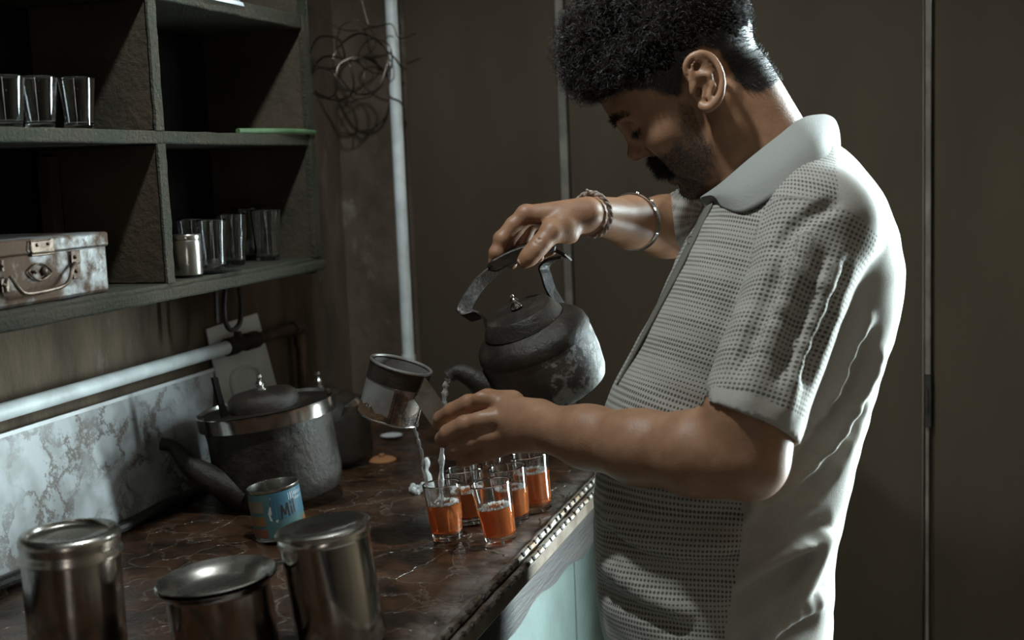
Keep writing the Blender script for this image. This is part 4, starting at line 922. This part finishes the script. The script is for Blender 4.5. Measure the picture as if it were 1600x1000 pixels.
# --- polo shirt
YF = [200, 215, 250, 300, 360, 430, 520, 600, 650, 720, 780, 850, 930, 1000, 1100, 1160]
XFR = [1215, 1200, 1150, 1112, 1084, 1049, 1004, 962, 943, 931, 928, 928, 931, 946, 966, 975]
XBK = [1262, 1285, 1322, 1358, 1385, 1396, 1386, 1362, 1350, 1330, 1312, 1296, 1294, 1287, 1282, 1280]
BHW = [.02, .045, .095, .140, .164, .172, .162, .153, .150, .149, .150, .154, .158, .162, .165, .165]
def pch(xs, ys):
    xs = np.asarray(xs, float); ys = np.asarray(ys, float); t = np.linspace(xs[0], xs[-1], 400); y = np.interp(t, xs, ys)
    k = np.ones(17)/17; yp = np.convolve(np.pad(y, 8, mode='edge'), k, 'valid'); return lambda x: np.interp(x, t, yp)
fF, fB, fW = pch(YF, XFR), pch(YF, XBK), pch(YF, BHW)
def cc(P):
    q = P-CAM; return 800+FP*(q@RT)/BD, 500-FP*(q@UP)/BD, q@FW
NE = 2.35
def tors(P):
    x, y, d = cc(P); a = (fB(y)-fF(y))/2; cx = (fB(y)+fF(y))/2; w_ = fW(y)
    qx = np.abs(x-cx)/a; qd = np.abs(d-BD)/w_; r = (qx**NE+qd**NE)**(1/NE); m = np.minimum(a*PX, w_)
    g = np.sqrt((qx**(NE-1)/(a*PX))**2+(qd**(NE-1)/w_)**2)/np.maximum(r, 1e-3)**(NE-1)
    dd = (r-1)/np.maximum(g, 1e-6); dd = np.where(r < .3, -m*.7, dd)
    return np.maximum(dd, np.maximum((200-y)*PX, (y-1150)*PX))
def surfD(x, y):
    a = (fB(y)-fF(y))/2; cx = (fB(y)+fF(y))/2; t = min(abs(x-cx)/a, .999); return BD-float(fW(y))*(1-t**NE)**(1/NE)
S = SDF(.0030)
cor = np.array([at(x, y, d)*1 for x in (920, 1400) for y in (190, 1160) for d in (1.33, 1.73)])
def pt(x, y, d): return CAM + RT*((x-800)/FP*BD) - UP*((y-500)/FP*BD) + FW*d   # same measure at any depth
cor = np.array([pt(x, y, d) for x in (920, 1400) for y in (195, 1155) for d in (1.33, 1.73)])
sa, sb_ = at(1284, 352, 1.385), at(1169, 663, 1.332); sax = nrm(sb_-sa)
S.cap(at(1262, 292, 1.47), at(1290, 350, 1.392), .058, .060, .03)
S.cap(sa, sb_, .0610, .0560, .022, cut=0.0)
S.cap(sb_-sax*.025, sb_+sax*.001, .0572, .0574, .0015, cut=0.0)     # ribbed cuff
S.cap(sb_-sax*.018, sb_+sax*.01, .0525, .0530, .002, 's')
ra, rb_ = at(1215, 335, 1.67), at(1074, 346, 1.885); rax = nrm(rb_-ra)
S.cap(ra, rb_, .064, .0530, .02, cut=0.0); S.cap(rb_-rax*.014, rb_+rax*.05, .0495, .050, .002, 's')
S.add(tors, cor.min(0), cor.max(0), .010)
# folds: ridges (+) and hollows (-) along lines on the near side
def fold(pts, r, op, k=.010, dz=.0, sleeve=False):
    P = [at(x, y, (q[0] if q else surfD(800+(x-800)*1.0, y)*1.0)+dz) for x, y, *q in pts]
    S.chain([(p, r) for p in P], k, op)
def nearpt(x, y):                                                   # depth where the sight line through (x, y) meets the trunk
    d = 1.36
    for _ in range(12):
        X, Y, _d = cc(at(x, y, d)); d = .5*d+.5*surfD(float(X), float(Y))
    return d
def ridge(pts, r=.006, k=.014, dz=.003): S.chain([(at(x, y, nearpt(x, y)+dz), r) for x, y in smooth_path(np.array([(*p, 0) for p in pts], float), 3)[:, :2]], k, 'u')
def hollow(pts, r=.006, k=.018, dz=-.0055): S.chain([(at(x, y, nearpt(x, y)+dz), r) for x, y in smooth_path(np.array([(*p, 0) for p in pts], float), 3)[:, :2]], k, 's')
ridge([(1352, 500), (1318, 585), (1262, 680), (1195, 765), (1166, 812)], .006)
ridge([(1372, 560), (1335, 640), (1270, 730), (1190, 800), (1160, 850)], .005)
hollow([(1365, 530), (1328, 610), (1266, 705), (1196, 785)], .005)
hollow([(1350, 650), (1300, 735), (1230, 800), (1172, 842)], .006)
ridge([(1302, 838), (1255, 850), (1200, 880), (1140, 922)], .007)
hollow([(1290, 822), (1240, 836), (1180, 860)], .007); hollow([(1270, 880), (1215, 915), (1150, 950)], .008)
ridge([(1286, 840), (1274, 880), (1250, 925), (1228, 958)], .006)
hollow([(1270, 965), (1225, 985), (1170, 1010)], .007); ridge([(1288, 935), (1240, 962), (1190, 992)], .006)
hollow([(950, 835), (1000, 868), (1070, 884), (1150, 872)], .006); ridge([(945, 800), (990, 840), (1060, 862), (1150, 850)], .006)
hollow([(940, 920), (985, 950), (1060, 985)], .006); ridge([(945, 880), (1000, 925), (1070, 955)], .005)
hollow([(955, 770), (1010, 800), (1090, 815), (1150, 800)], .004)
# armhole seam and sleeve folds
def sl(x, y):                                                       # depth of the sleeve surface along a sight line
    best = 1.6
    for d in np.linspace(1.28, 1.5, 45):
        P = at(x, y, d); t = np.clip(((P-sa)@(sb_-sa))/((sb_-sa)@(sb_-sa)), 0, 1)
        if np.linalg.norm(P-sa-t*(sb_-sa)) < .061-.005*t: best = d; break
    return best
def srid(pts, r, op, k=.010, dz=0): S.chain([(at(x, y, sl(x, y)+dz), r) for x, y in smooth_path(np.array([(*p, 0) for p in pts], float), 3)[:, :2]], k, op)
srid([(1290, 410), (1266, 470), (1238, 545), (1222, 590)], .004, 's', .016, -.0045)
srid([(1318, 420), (1296, 490), (1274, 550), (1262, 590)], .004, 's', .016, -.0045)
srid([(1306, 400), (1278, 480), (1246, 570), (1222, 640)], .005, 'u', .012, .003)
srid([(1240, 390), (1210, 450), (1180, 520), (1162, 570)], .004, 's', .018, -.0045)
srid([(1262, 380), (1232, 450), (1198, 545), (1172, 625)], .005, 'u', .014, .003)
srid([(1300, 320), (1255, 345), (1215, 385)], .004, 's', .014, -.004)
def spost(P, D): return D + np.where(np.abs(D) < .03, wav(P*V(1, 1, .6), .11, 8)*.0022 + wav(P, .045, 9)*.0008, 0)
sv, sf = S.mesh(spost); sv = relax(sv, sf, 2)
shirt = link_mesh('polo_shirt', sv, sf, 'shirt_cloth', man, True)
X_, Y_, D_ = cc(sv); pxx = 800+(X_-800)*BD/D_; pyy = 500+(Y_-500)*BD/D_
ts = ((sv-sa)@sax)/np.linalg.norm(sb_-sa); rs = np.linalg.norm(sv-sa-((sv-sa)@sax)[:, None]*sax, axis=1)
onsl = (rs < .066) & (ts > .0) & (ts < 1.02) & (tors(sv) > .004-.0*ts) & (D_ < 1.50)
tr_ = ((sv-ra)@rax)/np.linalg.norm(rb_-ra); rr_ = np.linalg.norm(sv-ra-((sv-ra)@rax)[:, None]*rax, axis=1); onr = (rr_ < .07) & (tr_ > .15) & (D_ > 1.66) & (tors(sv) > .004)
a = (fB(Y_)-fF(Y_))/2; cx = (fB(Y_)+fF(Y_))/2; th_ = np.arctan2((D_-BD)/fW(Y_), (X_-cx)/a)
tilt = np.interp(Y_, [250, 600, 800], [.35, .30, .0])
u = th_*.19; v_ = Y_*PX + tilt*(X_-1150)*PX*-1.0
bx = np.interp(pyy, [200, 250, 330, 450, 600, 770, 870, 1000, 1150], [1290, 1306, 1312, 1300, 1220, 1163, 1156, 1130, 1120])
mk = (pxx < bx).astype(float)
es = nrm(np.cross(sax, FW)); er = sv-sa-((sv-sa)@sax)[:, None]*sax; ang = np.arctan2(er@es, er@(-FW)); sgn_ = np.sign(es@RT)
u = np.where(onsl, ang*.058, u); v_ = np.where(onsl, (sv-sa)@sax + .10*ang*.058*sgn_, v_)
mk = np.where(onsl, ((ts < .925) & (ang*sgn_ < 1.15)).astype(float), mk)
u = np.where(onr, np.arctan2((sv-ra)@UP, (sv-ra)@hl)*.05, u); v_ = np.where(onr, (sv-ra)@rax, v_); mk = np.where(onr, (tr_ < .95).astype(float), mk)
vattr(shirt, 'cloth', np.stack([u, v_, mk], 1))
# collar: a folded band round the neck
def ring(pts): return smooth_path(pts, 6)
top = ring([at(1096, 312, 1.505), at(1128, 292, 1.462), at(1172, 256, 1.445), at(1215, 222, 1.447), at(1252, 193, 1.475), at(1280, 184, 1.53), at(1255, 196, 1.585), at(1215, 225, 1.615), at(1170, 256, 1.615), at(1125, 290, 1.595), at(1095, 312, 1.552)])
fol = ring([at(1096, 309, 1.500), at(1128, 288, 1.456), at(1172, 251, 1.438), at(1217, 216, 1.440), at(1258, 187, 1.470), at(1300, 184, 1.53), at(1260, 190, 1.592), at(1216, 220, 1.622), at(1170, 252, 1.622), at(1125, 286, 1.602), at(1094, 309, 1.556)])
def on(x, y, o): return at(x, y, nearpt(x, y)-o)
lown = [on(1126, 322, .004), on(1160, 332, .006), on(1212, 305, .008), on(1258, 277, .010), on(1296, 249, .008)]
low = ring(lown + [at(1313, 238, 1.53), at(1293, 250, 1.612), at(1256, 277, 1.662), at(1205, 304, 1.668), at(1152, 330, 1.645), at(1116, 324, 1.592)])
midn = [a_*.42 + b_*.58 + o_*.010 for a_, b_, o_ in zip([at(1096, 309, 1.500), at(1128, 288, 1.456), at(1172, 251, 1.438), at(1217, 216, 1.440), at(1258, 187, 1.470)], lown, [nrm(UP-FW)]*5)]
mid = ring(midn + [at(1310, 203, 1.53), at(1282, 218, 1.602), at(1238, 246, 1.640), at(1190, 274, 1.642), at(1142, 302, 1.624), at(1108, 314, 1.575)])
ins_ = ring([at(1104, 330, 1.505), at(1136, 318, 1.470), at(1180, 290, 1.455), at(1222, 262, 1.457), at(1255, 240, 1.485), at(1275, 232, 1.53), at(1256, 240, 1.575), at(1220, 262, 1.605), at(1176, 290, 1.605), at(1132, 318, 1.585), at(1102, 330, 1.552)])
rows = [ins_, top, fol, mid, low]; n = len(top); rows_v = []
for i in range(n):
    col = smooth_path([r_i[i] for r_i in rows], 4); rows_v.append(col)
m_ = len(rows_v[0]); vv = np.concatenate(rows_v); ff = [(i*m_+k, i*m_+k+1, (i+1)*m_+k+1, (i+1)*m_+k) for i in range(n-1) for k in range(m_-1)]
col_o = MB().add(vv, ff).build('collar', 'collar_knit', shirt, True, sharp=80)
sd = col_o.modifiers.new('cloth', 'SOLIDIFY'); sd.thickness = .0022; sd.offset = 0
# placket with a button
pv = []; pf = []
ysx = np.linspace(322, 600, 36)
for i, y in enumerate(ysx):
    for j, dd in enumerate((-.050, -.042, -.034, -.026, -.018)):
        dd = -.022 + (dd+.022)*float(np.interp(y, [440, 600], [1, .12]))
        a1 = (float(fB(y))-float(fF(y)))/2; c1 = (float(fB(y))+float(fF(y)))/2; w1 = float(fW(y))
        t = (1-(abs(dd)/w1)**NE)**(1/NE); pv.append(pt(c1-a1*t-1.6, y, BD+dd))
for i in range(len(ysx)-1):
    for j in range(4): pf.append((i*5+j, i*5+j+1, i*5+6+j, i*5+5+j))
pk = MB().add(pv, pf).build('placket', 'placket_cloth', shirt, True, sharp=80); sd = pk.modifiers.new('cloth', 'SOLIDIFY'); sd.thickness = .003; sd.offset = 0
bc = (np.array(pv[7*5+2])); bdir = nrm(-FW*.75-RT*.6+UP*.15)
MB().lathe([(0, .0028), (.003, .0026), (.0038, .0034), (.0052, .0034), (.006, .002), (.006, 0), (0, 0)], 24, frame(bc+bdir*.001, bdir, UP)).build('button', 'button', shirt, True)
# --- trousers and shoes below the frame
T_ = SDF(.008); hip = at(1125, 1090, BD)
Z0 = lambda p, z: V(p[0], p[1], z)
fx = nrm(V(-1, -.1, 0)); lt = nrm(V(.1, -1, 0))
T_.ell(Z0(hip, .90), (.105, .135, .10), np.stack([fx, lt, _Z]), .03)
for s in (1, -1):
    c = Z0(hip, 0)+lt*s*.078 + fx*-.01
    T_.chain([(c+V(0, 0, .86), .075), (c+V(0, 0, .50), .070), (c+V(0, 0, .09), .058)], .03)
tv, tf = T_.mesh(); link_mesh('trousers', relax(tv, tf, 2), tf, 'trouser', man, True)
for s in (1, -1):
    c = Z0(hip, 0)+lt*s*.083; G = SDF(.005)
    G.cap(c+V(0, 0, .042)-fx*.05, c+V(0, 0, .030)+fx*.13, .040, .034, .02); G.cap(c+V(0, 0, .05), c+V(0, 0, .11), .045, .042, .03)
    gv, gf = G.mesh(); gv[:, 2] = np.maximum(gv[:, 2], .0); link_mesh('shoe', gv, gf, 'shoe', man, True)
# --- thread bracelet and steel bangle on the right wrist
def around(cx, cy, d, r, axis, tiltv, n=60, sq=1.0):
    c = at(cx, cy, d); ax = nrm(axis); u_ = nrm(UP - ax*(UP@ax)); w_ = np.cross(ax, u_)
    return c, [c + (u_*math.cos(t)*sq + w_*math.sin(t))*r + ax*tiltv*math.cos(t) for t in np.linspace(0, 6.283, n, endpoint=False)]
axf = at(985, 347, 1.79)-at(925, 336, 1.70)
c, rp = around(925, 335, 1.698, .0292, axf, -.006); c2 = nrm(axf)
for k in range(2):
    P = [p + (nrm(p-c)*math.cos(i*1.05+k*math.pi)+c2*math.sin(i*1.05+k*math.pi))*.0017 for i, p in enumerate(rp)]
    if k == 0: tb = MB()
    tb.tube(P, .0024, 8, True)
thr = tb.build('thread_bracelet', 'thread', man, True)
kn_ = at(927, 304, 1.693); MB().ball(kn_, .0036, 10).tube(smooth_path([kn_, at(921, 300, 1.690), at(916, 296, 1.688)], 4), [.0019]*8+[.0012], 8).tube(smooth_path([kn_, at(931, 300, 1.69), at(933, 303, 1.688)], 4), .0015, 8).build('knot', 'thread', thr, True)
c, rp = around(990, 347, 1.797, .0405, axf, -.007)
P = np.array(rp); m = MB(); n = len(P); vv = []
for i in range(n):
    o_ = nrm(P[i]-c); 
    for a, r2 in ((-.0046, 0), (.0046, 0), (.0046, .0016), (0, .0024), (-.0046, .0016)): vv.append(P[i]+c2*a+o_*r2)
m.add(vv, [(i*5+k, i*5+(k+1) % 5, ((i+1) % n)*5+(k+1) % 5, ((i+1) % n)*5+k) for i in range(n) for k in range(5)])
bg = m.build('bangle', 'bangle', man, True)
st = MB()
for x, y in ((993, 317), (998, 332)):
    o_ = min(range(n), key=lambda i: np.hypot(800+FP*((P[i]-CAM)@RT)/((P[i]-CAM)@FW)-x, 500-FP*((P[i]-CAM)@UP)/((P[i]-CAM)@FW)-y) + (0 if (P[i]-c)@FW < 0 else 50)); st.ball(P[o_]+nrm(P[o_]-c)*.0016, .0028, 10)
st.build('stud', 'bangle', bg, True)
# fingernails
def nail(pos, axis, outw, w_, l_):
    m = frame(pos, outw, axis); v = []; f = []
    for i in range(5):
        for j in range(5):
            a, c_ = (i-2)/2, (j-2)/2; v.append((a*l_*(1-.08*c_*c_), c_*w_, -.35*w_*c_*c_-.15*l_*a*a*(a > 0)))
    for i in range(4):
        for j in range(4): f.append((i*5+j, i*5+5+j, i*5+6+j, i*5+1+j))
    MB().add(v, f, m).build('nail', 'nail', man, True)
nail(at(816, 406, 1.6365), at(817, 410, 1.646)-at(836, 391, 1.643), nrm(-FW-.35*UP*0-.25*RT), .0055, .0062)
